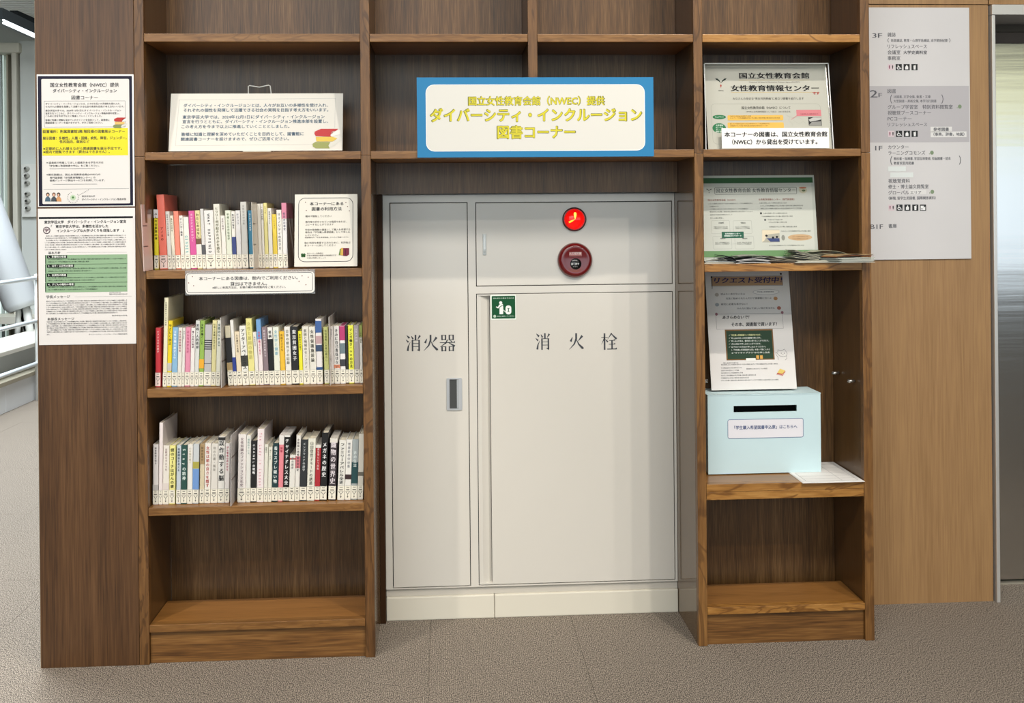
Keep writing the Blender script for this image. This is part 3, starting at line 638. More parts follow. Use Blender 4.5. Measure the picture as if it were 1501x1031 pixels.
# --- declaration notice below
P2 = sheet('notice', 'white text-filled notice with four green boxes, lower of two on the end panel', 'notice', ((55.5, 306.5), (198, 304.5), (199.5, 503.2), (57.2, 506.8)), -.0012, thick=.001, rough=.3, color='#E2DEDA')
c3 = crop(55, 312, 9.545); c4 = crop(55, 410, 10.31)
P2.rect('printed_rule', '#14161A', *c3(18, 60), *c3(1335, 76), 1)
T(P2, c3, '東京学芸大学　ダイバーシティ・インクルージョン宣言', 95, 1240, 132, 4.6, bold=.02, color='#1A1A1C')
T(P2, c3, '「　東京学芸大学は、多様性を活かした', 190, 990, 193, 4.4, bold=.02, color='#1A1A1C'); T(P2, c3, 'インクルーシブな大学づくりを目指します　」', 270, 1210, 253, 4.4, bold=.02, color='#1A1A1C')
P2.ell('seal', '#3B2030', *c3(128, 247), 5.4, 5.4, 1, 24); P2.ell('seal', '#E2DEDA', *c3(128, 247), 4.2, 4.2, 2, 24); P2.text('学', c3(98, 247)[0], c3(160, 247)[0], c3(98, 247)[1], 5.5, '#5A2A40', .02, 3)
k = 0
for y, x0, x1, n in ((326, 120, 1240, 52), (356, 105, 1240, 52), (388, 120, 1240, 52), (420, 105, 1240, 52), (451, 105, 1225, 52), (483, 105, 1240, 52), (516, 105, 405, 14)):
    k += 7; T(P2, c3, filler(n, k), x0, x1, y, 1.9, color='#4A4A4C')
T(P2, c3, '基本方針', 150, 322, 562, 3.8, color='#1A1A1C'); P2.line('printed_rule', '#6A6A6A', [c3(410, 556), c3(1250, 553)], .0004, 1)
for i, (hd, hx) in enumerate((('1．多様性の尊重', 415), ('2．公平・公正性の確保', 512), ('3．包摂性の推進', 415), ('4．子どもの権利の尊重', 520))):
    y = 594+i*129.5
    P2.rect('green_box', '#8FAE8B', *c3(106, y), *c3(1258, y+121), 1); P2.rect('green_bar', '#2F4A35', *c3(106, y), *c3(120, y+121), 2)
    P2.rect('heading_bar', '#171C18', *c3(132, y+3), *c3(hx, y+43), 2); T(P2, c3, hd, 152, hx-14, y+22, 3.2, color='#E9EEE6', bold=.02, layer=3)
    k += 9; T(P2, c3, filler(48, k), 152, 1240, y+60, 2.0, color='#26352A'); T(P2, c3, filler(26, k+5), 152, 720+40*i, y+95, 2.0, color='#26352A')
T(P2, c4, '2024年12月1日', 1085, 1255, 200, 1.7, color='#4A4A4C'); T(P2, c4, '国立大学法人東京学芸大学', 1085, 1358, 222, 1.8, color='#4A4A4C')
T(P2, c4, '学長メッセージ', 135, 490, 262, 4.4, color='#1A1A1C', bold=.01); P2.line('printed_rule', '#6A6A6A', [c4(555, 262), c4(1425, 250)], .0004, 1)
for i in range(7): k += 11; T(P2, c4, filler(56, k), 135, 1355 if i < 6 else 1215, 328+i*31, 2.0, color='#4A4A4C')
T(P2, c4, '東京学芸大学長', 1125, 1358, 545, 1.8, color='#4A4A4C')
T(P2, c4, '本部長メッセージ', 150, 555, 598, 4.4, color='#1A1A1C', bold=.01)
for i in range(6): k += 13; T(P2, c4, filler(56, k), 140, 1355, 640+i*31, 2.0, color='#4A4A4C')
T(P2, c4, 'ます。', 140, 190, 832, 2.0, color='#4A4A4C'); T(P2, c4, 'ダイバーシティ・インクルージョン推進本部長', 775, 1358, 830, 1.9, color='#4A4A4C')
P2.done(.45)
# --- framed introduction board leaning on a plate stand
B1 = sheet('sign_board', 'wide cream board with blue text and printed book stack on a wire plate stand', 'sign', ((252.2, 138.2), (502.8, 136), (502, 220.2), (245.4, 222.3)), .075, 1.3455, .2, .004, color='#DAD7CE')
c5 = crop(200, 80, 4.17)
for a, b_, n in (((262, 278), (1216, 268), 110), ((1216, 268), (1212, 450), 22), ((238, 558), (1075, 550), 100), ((262, 278), (238, 558), 32)):
    B1.dash('dotted_border', '#77808A', *c5(*a), *c5(*b_), .0007, n, 1)
cols = '#3F6E8A'
for s, x0, x1, y in zip(PARA[0]+PARA[1]+PARA[2], (288, 288, 282, 282, 276, 276, 272), (1170, 1172, 1150, 1170, 935, 1022, 932), (312, 341, 383, 411, 442, 488, 518)): T(B1, c5, s, x0, x1, y, 5.2, color='#3E5A70', bold=.012)
stack(B1, c5, 1075, 452, 178, 122, 3, '#B8393A', '#D8BC55', '#93995B'); B1.done()
st = thing('plate_stand', 'white wire plate stand propping the cream board on the left shelf', 'stand')
WIRE = mat('#DDDAD2', .35)
h0, h1 = onY(363.5, 137, .118), onY(397, 137, .118); g0, g1 = onY(364, 125.5, .122), onY(396, 125, .122); gm = onY(380, 128, .122)
tube('wire_loop', [(h0.x, .16, 1.348), (h0.x, .132, 1.42), (h0.x, h0.y+.006, h0.z), (g0.x, g0.y, g0.z-.002), (g0.x+.004, g0.y, g0.z), gm, (g1.x-.004, g1.y, g1.z), (g1.x, g1.y, g1.z-.002), (h1.x, h1.y+.006, h1.z), (h1.x, .132, 1.42), (h1.x, .16, 1.348)], .0016, WIRE, st, 8)
f0, f1 = onY(356, 220.5, .06), onY(397, 220.5, .06)
box('front_lip', f0.x, f1.x, .060, .0635, 1.3452, 1.3515, mat('#B9B4A2', .3), st, .0008); box('foot_bar', f0.x, f1.x, .064, .16, 1.3452, 1.3463, WIRE, st)
# --- blue banner
BN = sheet('banner_board', 'wide blue banner board with yellow lettering on a white panel above the hydrant cabinet', 'sign', ((610.3, 114), (957.8, 112.8), (958.3, 228.4), (612.4, 232)), -.0065, thick=.005, color='#2F7FB0')
c6 = crop(600, 100, 3.95)
BN.rect('white_panel', '#DCDAD2', *c6(96, 97), *c6(1364, 474), 1, .021); BN.outline('white_edge', '#F2F3F1', *c6(94, 95), *c6(1366, 476), .0016, 1.5, .022)
for s, x0, x1, y, h in (('国立女性教育会館（NWEC）提供', 342, 1130, 190, 13), ('ダイバーシティ・インクルージョン', 122, 1345, 273, 19.5), ('図書コーナー', 510, 960, 371, 19)):
    bb = .03 if h < 15 else .045
    BN.text(s, c6(x0, y)[0]-.2, c6(x1, y)[0]+.2, c6(x0, y)[1], h, '#7C7D3C', 0, 2, grow=.05); BN.text(s, c6(x0+3, y)[0], c6(x1-3, y)[0], c6(x0, y)[1], h, '#D6CB3A', bb*.5, 3)
BN.done()
# --- how-to-use card
B2 = sheet('notice', 'small white card with rounded black border standing right of the top row of books', 'notice', ((433.6, 284.8), (524.5, 285), (523.2, 390.2), (430, 391.4)), .03, 1.0342, .12, .002, color='#D9D6CC')
c7 = crop(425, 280, 8.962)
B2.outline('printed_border', '#2A2A33', *c7(112, 92), *c7(830, 928), .0015, 1, .018)
T(B2, c7, '本コーナーにある', 262, 702, 170, 5.2, color=DK, bold=.012); T(B2, c7, '図書の利用方法', 288, 678, 237, 5.2, color=DK, bold=.012)
for s, x0, x1, y, h in (('館内で閲覧してください', 205, 545, 334, 3), ('著作権で許可されている範囲であれば、', 203, 740, 408, 3), ('コピーすることができます', 203, 575, 443, 3), ('学芸大図書館の蔵書として購入を希望する', 200, 792, 512, 3), ('場合は「学生購入希望図書」として申し込', 200, 790, 545, 3), ('んでください', 200, 380, 583, 3), ('図書館HPの「学生希望図書」からもご申請ください', 198, 775, 613, 2), ('他に利用を希望する方のために、利用後は', 190, 795, 684, 3), ('本コーナーに戻してください', 190, 600, 718, 3), ('本コーナーの図書は', 222, 437, 822, 2.3), ('学芸大図書館の図書も同時展示です', 222, 610, 850, 2.3), ('大切に利用しましょう', 222, 470, 882, 2.3)): T(B2, c7, s, x0, x1, y, h, color='#55524E')
for (x, y) in ((205, 148), (215, 257), (735, 152), (780, 262), (757, 205)): B2.ell('printed_confetti', '#6B4A4A', *c7(x, y), .8, .8, 1, 8)
for dx, dy in ((-14, -8), (14, -8), (-12, 12), (12, 12)): B2.ell('clover_illustration', '#2E5A2C', *c7(175+dx, 845+dy), 1.9, 1.9, 1, 10)
B2.ppoly('book_illustration', '#5E7A3C', [c7(640, 845), c7(655, 765), c7(672, 755), c7(672, 845)], 2); B2.ppoly('book_illustration', '#C4A24A', [c7(662, 845), c7(670, 752), c7(700, 748), c7(702, 850)], 3); B2.ppoly('book_illustration', '#6A1F35', [c7(698, 852), c7(700, 752), c7(778, 752), c7(778, 835), c7(748, 856)], 4); B2.line('book_illustration', '#2A0C18', [c7(732, 770), c7(732, 850)], .0012, 5)
B2.done()
# --- shelf-edge label in clear holder
B3 = sheet('shelf_label', 'long rounded white label with black outline hung on the edge of the top book shelf', 'label', ((271.3, 401), (460.5, 397.6), (461.5, 429), (272.4, 432.2)), -.004, thick=.0016, color='#E4E1DB', r=.010)
c8 = crop(265, 392, 7.322)
B3.outline('printed_border', '#2C2C34', *c8(62, 68), *c8(1418, 256), .0012, 1, .007)
T(B3, c8, '本コーナーにある図書は、館内でご利用ください。', 195, 1255, 122, 5.4, color=DK, bold=.008); T(B3, c8, '貸出はできません。', 532, 925, 178, 5.6, color=DK, bold=.008); T(B3, c8, '※詳しい利用方法は、右側の横の利用案内をご覧ください。', 340, 1125, 219, 3.6, color=DK)
for (x, y) in ((125, 100), (85, 168), (138, 198), (1302, 92), (1368, 106), (1270, 150), (1343, 187)): B3.ell('printed_confetti', '#7A4A44', *c8(x, y), .8, .8, 1, 8)
B3.done(.25)
hd = link('clip_holder', None, None, B3.root)
u0, u1, v0, v1 = B3.size; zb = B3.o.z
box('clear_holder', u0-.001, u1+.001, -.0022, -.0008, zb+v0-.0025, 1.0338, mat('#C9CFD2', .1, alpha=.22), B3.root)

# --- centre-of-education board in an acrylic stand (upper right bay)
N1 = sheet('sign_board', 'grey poster in acrylic stand with large black title, upper shelf of right bay', 'sign', ((1033.5, 94), (1210, 93.2), (1218.5, 217), (1036, 219.6)), .045, 1.3455, .20, .002, color='#B4B4A9', rough=.7)
c9 = crop(1030, 90, 7.505)
T(N1, c9, '国立女性教育会館', 403, 1170, 158, 8.4, color='#17171A', bold=.035); T(N1, c9, '女性教育情報センター', 310, 1275, 296, 8.6, color='#17171A', bold=.035)
N1.line('printed_rule', '#C2A764', [c9(398, 206), c9(1175, 204)], .0009); N1.line('printed_rule', '#C2A764', [c9(312, 342), c9(1275, 340)], .0009)
T(N1, c9, "National Women's Education Center, Japan (NWEC)", 510, 1068, 228, 2.4, color='#6B6862'); T(N1, c9, 'です', 1208, 1285, 350, 4.2, color='#A8352E', bold=.04)
T(N1, c9, 'みなさんの身近な“男女共同参画”に役立つ図書を紹介します', 330, 1112, 411, 3.6, color='#55534E')
N1.outline('printed_frame', '#8F8F86', *c9(88, 468), *c9(1328, 905), .0006, 1, .012)
T(N1, c9, '国立女性教育会館（NWEC）について', 428, 965, 512, 4.2, color='#4A4844', bold=.01); T(N1, c9, '1977年に女性教育施設として設立：2001年独法化', 478, 965, 555, 2.4, color='#6B6862')
def bird(pl, c, x, y, w_, part='bird_logo', col='#26332C', red_='#A33A2E'):
    p = lambda *a: [c(x+i*w_, y+j*w_) for i, j in a]
    pl.ppoly(part, col, p((-.5, -.42), (-.3, -.40), (-.1, -.22), (0, .02), (-.2, -.18), (-.42, -.3)), 2); pl.ppoly(part, col, p((.5, -.42), (.3, -.40), (.1, -.22), (0, .02), (.2, -.18), (.42, -.3)), 2)
    pl.ppoly(part, red_, p((0, .10), (.07, .2), (0, .42), (-.07, .2)), 2)
bird(N1, c9, 200, 240, 125); T(N1, c9, 'NWEC', 172, 232, 322, 2, color='#55534E')
N1.ell('green_oval', '#2B7048', *c9(182, 613), 9.8, 3.2, 2, 24); T(N1, c9, 'ウェブサイト', 135, 232, 613, 2.4, color='#DCE8DC', layer=3)
N1.ell('green_oval', '#2B7048', *c9(182, 735), 9.9, 7.3, 2, 24)
for i, s in enumerate(('女性情報', 'ポータル', 'データ', '図書')): T(N1, c9, s, 145, 222, 705+i*23, 2.6, color='#DCE8DC', layer=3)
N1.rect('orange_box', '#D9AE55', *c9(272, 594), *c9(888, 648), 2, .003); N1.rect('orange_box', '#D9AE55', *c9(272, 674), *c9(895, 735), 2, .003)
for y, x1 in ((604, 530), (625, 850), (688, 740), (711, 720)): T(N1, c9, filler(30, y), 300, x1, y, 1.9, color='#7A6430', layer=3)
N1.rect('pink_callout', '#C67A80', *c9(1028, 534), *c9(1305, 602), 2); N1.line('pink_callout', '#C67A80', [c9(1035, 598), c9(975, 640)], .0014, 2); T(N1, c9, filler(18, 3), 1070, 1270, 580, 1.8, color='#8A3A44', layer=3)
N1.rect('photo_print', '#2E2E2E', *c9(1160, 615), *c9(1310, 708), 2); N1.ppoly('photo_print', '#B4B4B0', [c9(1165, 640), c9(1215, 618), c9(1302, 618), c9(1302, 640), c9(1240, 655), c9(1180, 665)], 3); N1.ppoly('photo_print', '#8A8A86', [c9(1165, 705), c9(1200, 668), c9(1300, 660), c9(1305, 705)], 3)
for pts in (((915, 590), (960, 610), (945, 650), (990, 690), (980, 720)), ((930, 600), (1000, 620), (1040, 610), (1100, 640)), ((1000, 650), (1060, 690), (1110, 660), (1140, 690))): N1.line('map_lines', '#A9A99E', [c9(*p) for p in pts], .0006, 2)
N1.done(.7)
nt_ = sheet('notice', 'white strip with two black text lines in front of the poster, right bay upper shelf', 'notice', ((1058, 188.8), (1215.5, 187), (1215, 216), (1058, 219)), .030, 1.3452, .06, .001, color='#EDECE9')
T(nt_, c9, '本コーナーの図書は、国立女性教育会館', 240, 1368, 805, 7.6, color='#141416', bold=.03); T(nt_, c9, '（NWEC）から貸出を受けています。', 325, 1260, 888, 7.6, color='#141416', bold=.03); nt_.done()
ac = thing('acrylic_stand', 'clear acrylic sign holder with bright edges around the poster on the upper right shelf', 'stand')
AE = mat('#E9ECEA', .12, coat=.4); q0 = N1.size
A = onY(1211.5, 93.5, .072); B = onY(1219.3, 216, .047)
def edge(xt, yt, xb, yb, Yt, Yb, nm='acrylic_edge'):
    a = onY(xt, yt, Yt); c = onY(xb, yb, Yb); c.z = max(c.z, 1.3457)
    bar(nm, a, c, .0022, .003, AE, ac)
edge(1214, 94, 1222, 217.5, .072, .047); edge(1032.6, 94, 1035, 219, .072, .047)
a = onY(1033, 93, .073); c = onY(1214, 92, .073); box('acrylic_edge', a.x, c.x, .0745, .077, a.z-.001, a.z+.0015, AE, ac)
bm = bmesh.new(); V = []
for off in (.0032, .0050):
    for u, v in ((q0[0], q0[2]), (q0[1]+.004, q0[2]), (q0[1]+.004, q0[3]), (q0[0], q0[3])): V.append(bm.verts.new(N1.o+N1.ex*u+N1.ev*v-N1.n*off))
for f in ((0, 1, 2, 3), (7, 6, 5, 4), (0, 4, 5, 1), (1, 5, 6, 2), (2, 6, 7, 3), (3, 7, 4, 0)): bm.faces.new([V[i] for i in f])
link('acrylic_back', bm_mesh(bm), mat('#B9BBB6', .1, alpha=.35), ac)

# --- green-banded poster behind the magazines
N2 = sheet('sign_board', 'white poster with dark green bands leaning behind the magazines in the right bay', 'sign', ((1024, 258.5), (1191.5, 256), (1201.5, 384.5), (1024, 385)), .095, 1.0345, .14, .003, color='#B4B8AF', rough=.4, umin=1.4845)
c10 = crop(1010, 230, 5.361)
N2.rect('green_band', '#2F5A36', 1026, 261.2, c10(972, 155)[0], 266.8+1, 1); N2.rect('green_band', '#6A9062', 1026, c10(0, 742)[1], c10(1022, 740)[0], c10(0, 780)[1], 1)
N2.rect('panel_area', '#C2C5BC', 1026, 269.5, c10(1003, 200)[0]-2.5, 366, .5)
bird(N2, c10, 157, 270, 45, col='#1F2422', red_='#1F2422')
N2.outline('printed_frame', '#3A3F3C', *c10(199, 242), *c10(848, 292), .0011, 1, .003); T(N2, c10, '国立女性教育会館 女性教育情報センター', 212, 835, 266, 6.4, color='#44484A', bold=.01)
N2.ell('bag_illustration', '#B9B59C', *c10(895, 262), 6, 4.6, 1); N2.ell('bag_illustration', '#A9654A', *c10(893, 243), 5.6, 1.3, 2); N2.ell('bag_illustration', '#5E6B4A', *c10(900, 265), 2.6, 1.4, 2)
for s, x0, x1, y, h, cc in (('国立女性教育会館（NWEC）', 148, 365, 341, 3, '#8A4A3C'), ('女性教育情報センター（専門図書館）', 545, 828, 336, 3, '#8A4A3C')): T(N2, c10, s, x0, x1, y, h, color=cc)
for y, x0, x1 in ((369, 150, 502), (391, 162, 230), (411, 162, 465), (433, 162, 500), (456, 166, 340), (482, 166, 272), (364, 550, 768), (386, 560, 895), (407, 562, 885), (444, 582, 772), (469, 570, 815), (495, 618, 735), (515, 625, 768), (551, 628, 848), (585, 725, 955), (698, 630, 905)): T(N2, c10, filler(max(8, int((x1-x0)/12)), int(y)), x0, x1, y, 1.9, color='#6C6E69')
for x0, y0, x1, y1 in ((172, 502, 323, 604), (345, 502, 496, 604), (186, 624, 338, 724), (358, 624, 512, 724)):
    N2.outline('printed_frame', '#90948C', *c10(x0, y0), *c10(x1, y1), .0005, 1, .003); T(N2, c10, '図書館' if x0 < 300 else '情報提供', x0+60, x0+100, y0+18, 2, color='#4A4C48'); T(N2, c10, filler(12, x0), x0+20, x1-20, y0+50, 1.8, color='#7A7C76'); T(N2, c10, filler(12, y0), x0+20, x1-20, y0+62, 1.8, color='#7A7C76')
N2.rect('green_box', '#2B5E4B', *c10(256, 590), *c10(431, 638), 2, .001); T(N2, c10, '女性情報センター', 282, 402, 605, 2.2, color='#DDE8E0', layer=3, bold=.02); T(N2, c10, '課題解決をサポート', 276, 412, 622, 2.2, color='#DDE8E0', layer=3, bold=.02)
N2.rect('photo_print', '#A9A79A', *c10(572, 574), *c10(714, 672), 1); N2.ppoly('photo_print', '#D8CDB4', [c10(574, 576), c10(712, 576), c10(712, 600), c10(620, 610), c10(590, 660), c10(574, 670)], 2)
for x, y in ((608, 620), (660, 635), (690, 630)): N2.ell('photo_print', '#22242C', *c10(x, y), 1.8, 1.6, 3)
N2.ppoly('photo_print', '#3E4A78', [c10(610, 640), c10(710, 640), c10(712, 668), c10(640, 668)], 2); N2.ell('speech_bubble', '#C2A27C', *c10(872, 633), 17.8, 4.6, 1, 28); T(N2, c10, filler(12, 9), 810, 935, 628, 1.8, color='#8A6A4A'); T(N2, c10, filler(12, 19), 810, 935, 645, 1.8, color='#8A6A4A'); N2.ell('speech_bubble', '#8A8C84', *c10(740, 636), 2.6, 4, 1)
N2.ell('bullet_mark', '#2A2A2C', *c10(565, 444), 1.5, 1.7, 1, 10); N2.ell('bullet_mark', '#55575A', *c10(598, 496), 1.6, 1.5, 1, 10)
N2.done(.4)

# --- request poster on the blue box
ZB_TOP = .6625
RQ = sheet('sign_board', 'white request poster with green chalkboard drawing standing on the blue ballot box', 'sign', ((1033.2, 398), (1154.8, 396), (1168.8, 569.5), (1043, 573)), .150, ZB_TOP+.0008, .20, .003, color='#DCD9D6')
c11 = crop(1020, 390, 5.154)
RQ.rect('scroll_banner', '#B08F6E', *c11(118, 84), *c11(655, 144), 1); RQ.outline('scroll_outline', '#2A2430', *c11(114, 80), *c11(657, 148), .0008, 2); RQ.outline('scroll_outline', '#2A2430', *c11(112, 80), *c11(128, 172), .0008, 2, .002); RQ.ell('scroll_outline', '#1C1820', *c11(642, 60), 1.5, 1.5, 2, 10); RQ.ell('scroll_outline', '#1C1820', *c11(118, 84), 1.3, 1.3, 2, 10)
T(RQ, c11, 'リクエスト受付中！', 140, 650, 111, 8.6, color='#262A5E', bold=.02, layer=3, slant=.22)
for s, x0, x1, y in (('読みたい本がないなぁ', 188, 370, 213), ('先生に勧められたんだけど図書館にないよ', 228, 572, 247), ('研究に必要な本がない！', 190, 388, 290), ('みんなに読んでほしい本があるのに', 312, 597, 321)): T(RQ, c11, s, x0, x1, y, 3.0, color='#4A4A4C')
RQ.ell('cloud_drawing', '#9A9AA0', *c11(530, 197), 19.5, 4.2, 1, 26); RQ.ell('cloud_drawing', '#E4E2DF', *c11(530, 197), 18.9, 3.7, 2, 26); T(RQ, c11, '学生購入希望図書制度', 462, 590, 197, 1.9, color='#55555A', layer=3)
for x, y, cc in ((158, 218, '#AFA79E'), (602, 246, '#B98A5E'), (160, 293, '#9AA2A8'), (628, 318, '#A8685A')): RQ.ell('face_drawing', cc, *c11(x, y), 3.0, 2.6, 1, 14)
RQ.outline('note_outline', '#5A555C', *c11(150, 364), *c11(662, 472), .0006, 1); RQ.ell('note_outline', '#9A6A74', *c11(155, 365), 2, 2.2, 2, 10); RQ.ell('note_outline', '#9A6A74', *c11(652, 352), 2, 2.2, 2, 10)
T(RQ, c11, 'あきらめないで！', 202, 402, 389, 5.2, color='#1E1E22', bold=.03, slant=.2); T(RQ, c11, 'その本、図書館で買います！', 268, 612, 443, 5.6, color='#1E1E22', bold=.03, slant=.1)
RQ.rect('chalkboard_drawing', '#7C5A34', *c11(218, 482), *c11(596, 708), 1); RQ.rect('chalkboard_drawing', '#27402E', *c11(228, 492), *c11(586, 700), 2)
for i, (x0, x1) in enumerate(((268, 492), (268, 492), (268, 552), (268, 492), (268, 528), (270, 558), (270, 560))):
    y = 524+i*22.3; cc = '#D8DCA0' if i == 0 else '#E2E6DE'
    T(RQ, c11, ('学生購入希望図書という制度があります。', '申し込みのあった本を図書館で買います。', '申し込んだ本は、優先的に借りることができます。', '1年に5冊まで申し込むことができます。', '以下の2つの方法で申し込んでください。', '1.「学生購入希望図書申込票」を書いて箱に入れる', '2.“マイライブラリ”から申し込む')[i], x0, x1, y, 2.6, color=cc, bold=.02, layer=3)
    if i < 5: RQ.line('lettering', '#C9D0C4', [c11(248, y-2), c11(252, y+4), c11(259, y-7)], .0006, 3)
RQ.rect('chalk_tray', '#E6E6E2', *c11(378, 698), *c11(452, 717), 4, .001)
for x in (455, 484): RQ.rect('chalk_books', '#D0A04E', *c11(x, 676), *c11(x+22, 702), 4)
CL = [(618, 655), (620, 632), (634, 642), (652, 640), (668, 628), (680, 645), (690, 662), (684, 680), (660, 686), (632, 680), (618, 664), (604, 652), (604, 668), (620, 690), (622, 712)]
RQ.line('cat_drawing', '#3E3E44', [c11(*p) for p in CL], .0008, 1); RQ.line('cat_drawing', '#3E3E44', [c11(684, 680), c11(688, 700), c11(674, 712)], .0008, 1); RQ.ell('cat_drawing', '#3E3E44', *c11(645, 660), .8, .5, 2, 8); RQ.ell('cat_drawing', '#3E3E44', *c11(668, 660), .8, .5, 2, 8); RQ.line('cat_drawing', '#3E3E44', [c11(648, 672), c11(656, 669), c11(664, 672)], .0005, 1)
for i, (x0, x1) in enumerate(((205, 320), (190, 620), (190, 345), (190, 325), (190, 355), (190, 455), (190, 400), (190, 625))): T(RQ, c11, filler(10+(x1-x0)//14, i*5), x0, x1, 734+i*19-(6 if i == 1 else 0), 2.0, color='#6A6A6C')
T(RQ, c11, '図書館にあるかどうか確認', 382, 540, 778, 2.0, color='#6A6A6C')
RQ.ppoly('book_illustration', '#B5524A', [c11(608, 820), c11(632, 782), c11(680, 800), c11(655, 832)], 2); RQ.ppoly('book_illustration', '#DCC06A', [c11(615, 808), c11(635, 776), c11(676, 792), c11(652, 816)], 3); RQ.line('book_illustration', '#E9E2D8', [c11(612, 822), c11(652, 826), c11(678, 802)], .001, 4)
RQ.done()
# --- ballot box (card box with a slot)
bx = thing('ballot_box', 'pale blue cardboard ballot box with a black slot on the right bay shelf', 'box', (1.66, .1, .439))
Yb0 = .105
BL = onY(1037.8, 640, Yb0).x; BR = onY(1203.2, 640, Yb0).x; BZ = onY(1120, 576, Yb0).z; ZB_TOP2 = ZB_TOP
binv = Matrix.Translation(-Vector(bx.location)); BM_ = mat('#C6DEE3', .55, vary=.02)
sx0, sz1 = onY(1075.3, 595.5, Yb0).x, onY(1075.3, 595.5, Yb0).z; sx1, sz0 = onY(1168, 603.5, Yb0).x, onY(1168, 603.0, Yb0).z
bm = bmesh.new(); t = .003; z0 = .4392; z1 = ZB_TOP; Y1 = .215
for q4 in ((BL, sx0, z0, z1), (sx1, BR, z0, z1), (sx0, sx1, z0, sz0), (sx0, sx1, sz1, z1)): bm_box(bm, q4[0], q4[1], Yb0, Yb0+t, q4[2], q4[3])
bm_box(bm, BL, BL+t, Yb0+t, Y1, z0, z1-t); bm_box(bm, BR-t, BR, Yb0+t, Y1, z0, z1-t); bm_box(bm, BL, BR, Y1, Y1+t, z0, z1-t); bm_box(bm, BL, BR, Yb0+t, Y1, z0, z0+t)
bmesh.ops.remove_doubles(bm, verts=bm.verts, dist=1e-5)
o = link('box_body', bm_mesh(bm), BM_, bx); o.matrix_parent_inverse = binv
o = box('box_lid', BL-.001, BR+.001, Yb0-.001, Y1+t+.001, ZB_TOP-.0028, ZB_TOP, BM_, bx, .0006); o.matrix_parent_inverse = binv
o = box('slot_shade', sx0-.005, sx1+.005, Yb0+.03, Yb0+.032, sz0-.02, sz1+.02, mat('#080808', .9), bx); o.matrix_parent_inverse = binv  # black sheet added behind the slot as the shade inside the box
pl = Plane((0, Yb0-.0001, 0), 0, bx); c12 = crop(1020, 540, 5.156)
pl.rect('paper_label', '#E3E2E8', *c12(241, 392), *c12(813, 518), 1, .005); pl.outline('label_border', '#5E739A', *c12(239, 388), *c12(814, 522), .0014, 2, .006)
T(pl, c12, '「学生購入希望図書申込票」はこちらへ', 290, 765, 450, 5.6, color='#3D4F7E', bold=.012, layer=2.5); pl.done()
for o in bx.children:
    if o.name.split('.')[0] in ('paper_label', 'label_border', 'lettering'): o.matrix_parent_inverse = binv
# --- application forms lying on the shelf
pf = thing('form_sheets', 'white application form sheets lying on the right bay shelf beside the blue box', 'paper', (1.87, .08, .437))
for k in range(3):
    pts = [Vector((1.7459+.002*k, -.0117+.0015*k, .4371+k*.0006)), Vector((1.9186-.001*k, -.0100+.001*k, .4371+k*.0006)), Vector((1.9182-.001*k, .224, .4371+k*.0006)), Vector((1.7463+.001*k, .224, .4371+k*.0006))]
    bm = bmesh.new(); lo_ = [bm.verts.new(p) for p in pts]; hi = [bm.verts.new(p+Vector((0, 0, .0005))) for p in pts]
    bm.faces.new(lo_[::-1]); bm.faces.new(hi)
    for i in range(4): bm.faces.new((lo_[i], lo_[(i+1) % 4], hi[(i+1) % 4], hi[i]))
    o = link('paper_sheet', bm_mesh(bm), mat('#E8E6E2', .6), pf); o.matrix_parent_inverse = Matrix.Translation(-Vector(pf.location))
bm = bmesh.new()
for x0, x1, y0, y1 in ((1.845, 1.905, .19, .191), (1.845, 1.905, .15, .151), (1.76, 1.905, .095, .096), (1.76, 1.905, .06, .061), (1.76, 1.905, .03, .031), (1.76, 1.905, .004, .005), (1.904, 1.905, .004, .19), (1.86, 1.861, .004, .19), (1.76, 1.761, .004, .096)): bm_box(bm, x0, x1, y0, y1, .4389, .43895)
o = link('form_lines', bm_mesh(bm), mat('#9A9A9A', .6), pf); o.matrix_parent_inverse = Matrix.Translation(-Vector(pf.location))

# --- floor directory on the right wall
DZ = sheet('floor_directory', 'tall pale grey floor directory sign on the light oak wall right of the shelves', 'sign', ((1268, 11), (1421.8, 11.2), (1422.6, 380.4), (1268, 380)), .2585, thick=.004, color='#D3D1D1', rough=.35)
c13 = crop(1270, 30, 9.38); c14 = crop(1270, 120, 9.38); c15 = crop(1270, 200, 7.11)
GR = '#55555C'
DZ.rect('grey_band', '#B9B6B9', 1270.5, c14(0, 58)[1], 1421.0, c14(0, 828)[1], 1)
u0, u1, v0, v1 = DZ.size
def D(c, s, x0, x1, y, h, **k): T(DZ, c, s, x0, x1, y, h, color=k.pop('color', GR), **k)
D(c13, '3F', 82, 214, 204, 9.0); D(c14, '2', 50, 150, 160, 14.5); D(c14, 'F', 166, 214, 180, 8.0); D(c15, '1F', 92, 165, 120, 9.0); D(c15, 'B1F', 42, 172, 940, 9.0)
D(c13, '雑誌', 290, 402, 195, 6.4); D(c13, '（', 290, 310, 274, 6, bold=0); D(c13, '新着雑誌, 教育・心理学系雑誌, 本学関係紀要', 338, 1115, 275, 4.6); D(c13, '）', 1135, 1153, 274, 6)
D(c13, 'リフレッシュスペース', 290, 828, 357, 6.2); D(c13, '会議室', 290, 465, 438, 6.2); D(c13, '大学史資料室', 508, 832, 440, 5.2, bold=.02); D(c13, '事務室', 290, 465, 518, 6.2)
D(c14, '図書', 290, 405, 128, 6.4); D(c14, '2F図書, 文学全集, 新書・文庫', 372, 882, 206, 4.4); D(c14, '大型図書・美術全集, 本学刊行図書', 372, 962, 266, 4.4); D(c14, '（', 328, 350, 237, 13); D(c14, '）', 1032, 1056, 237, 13)
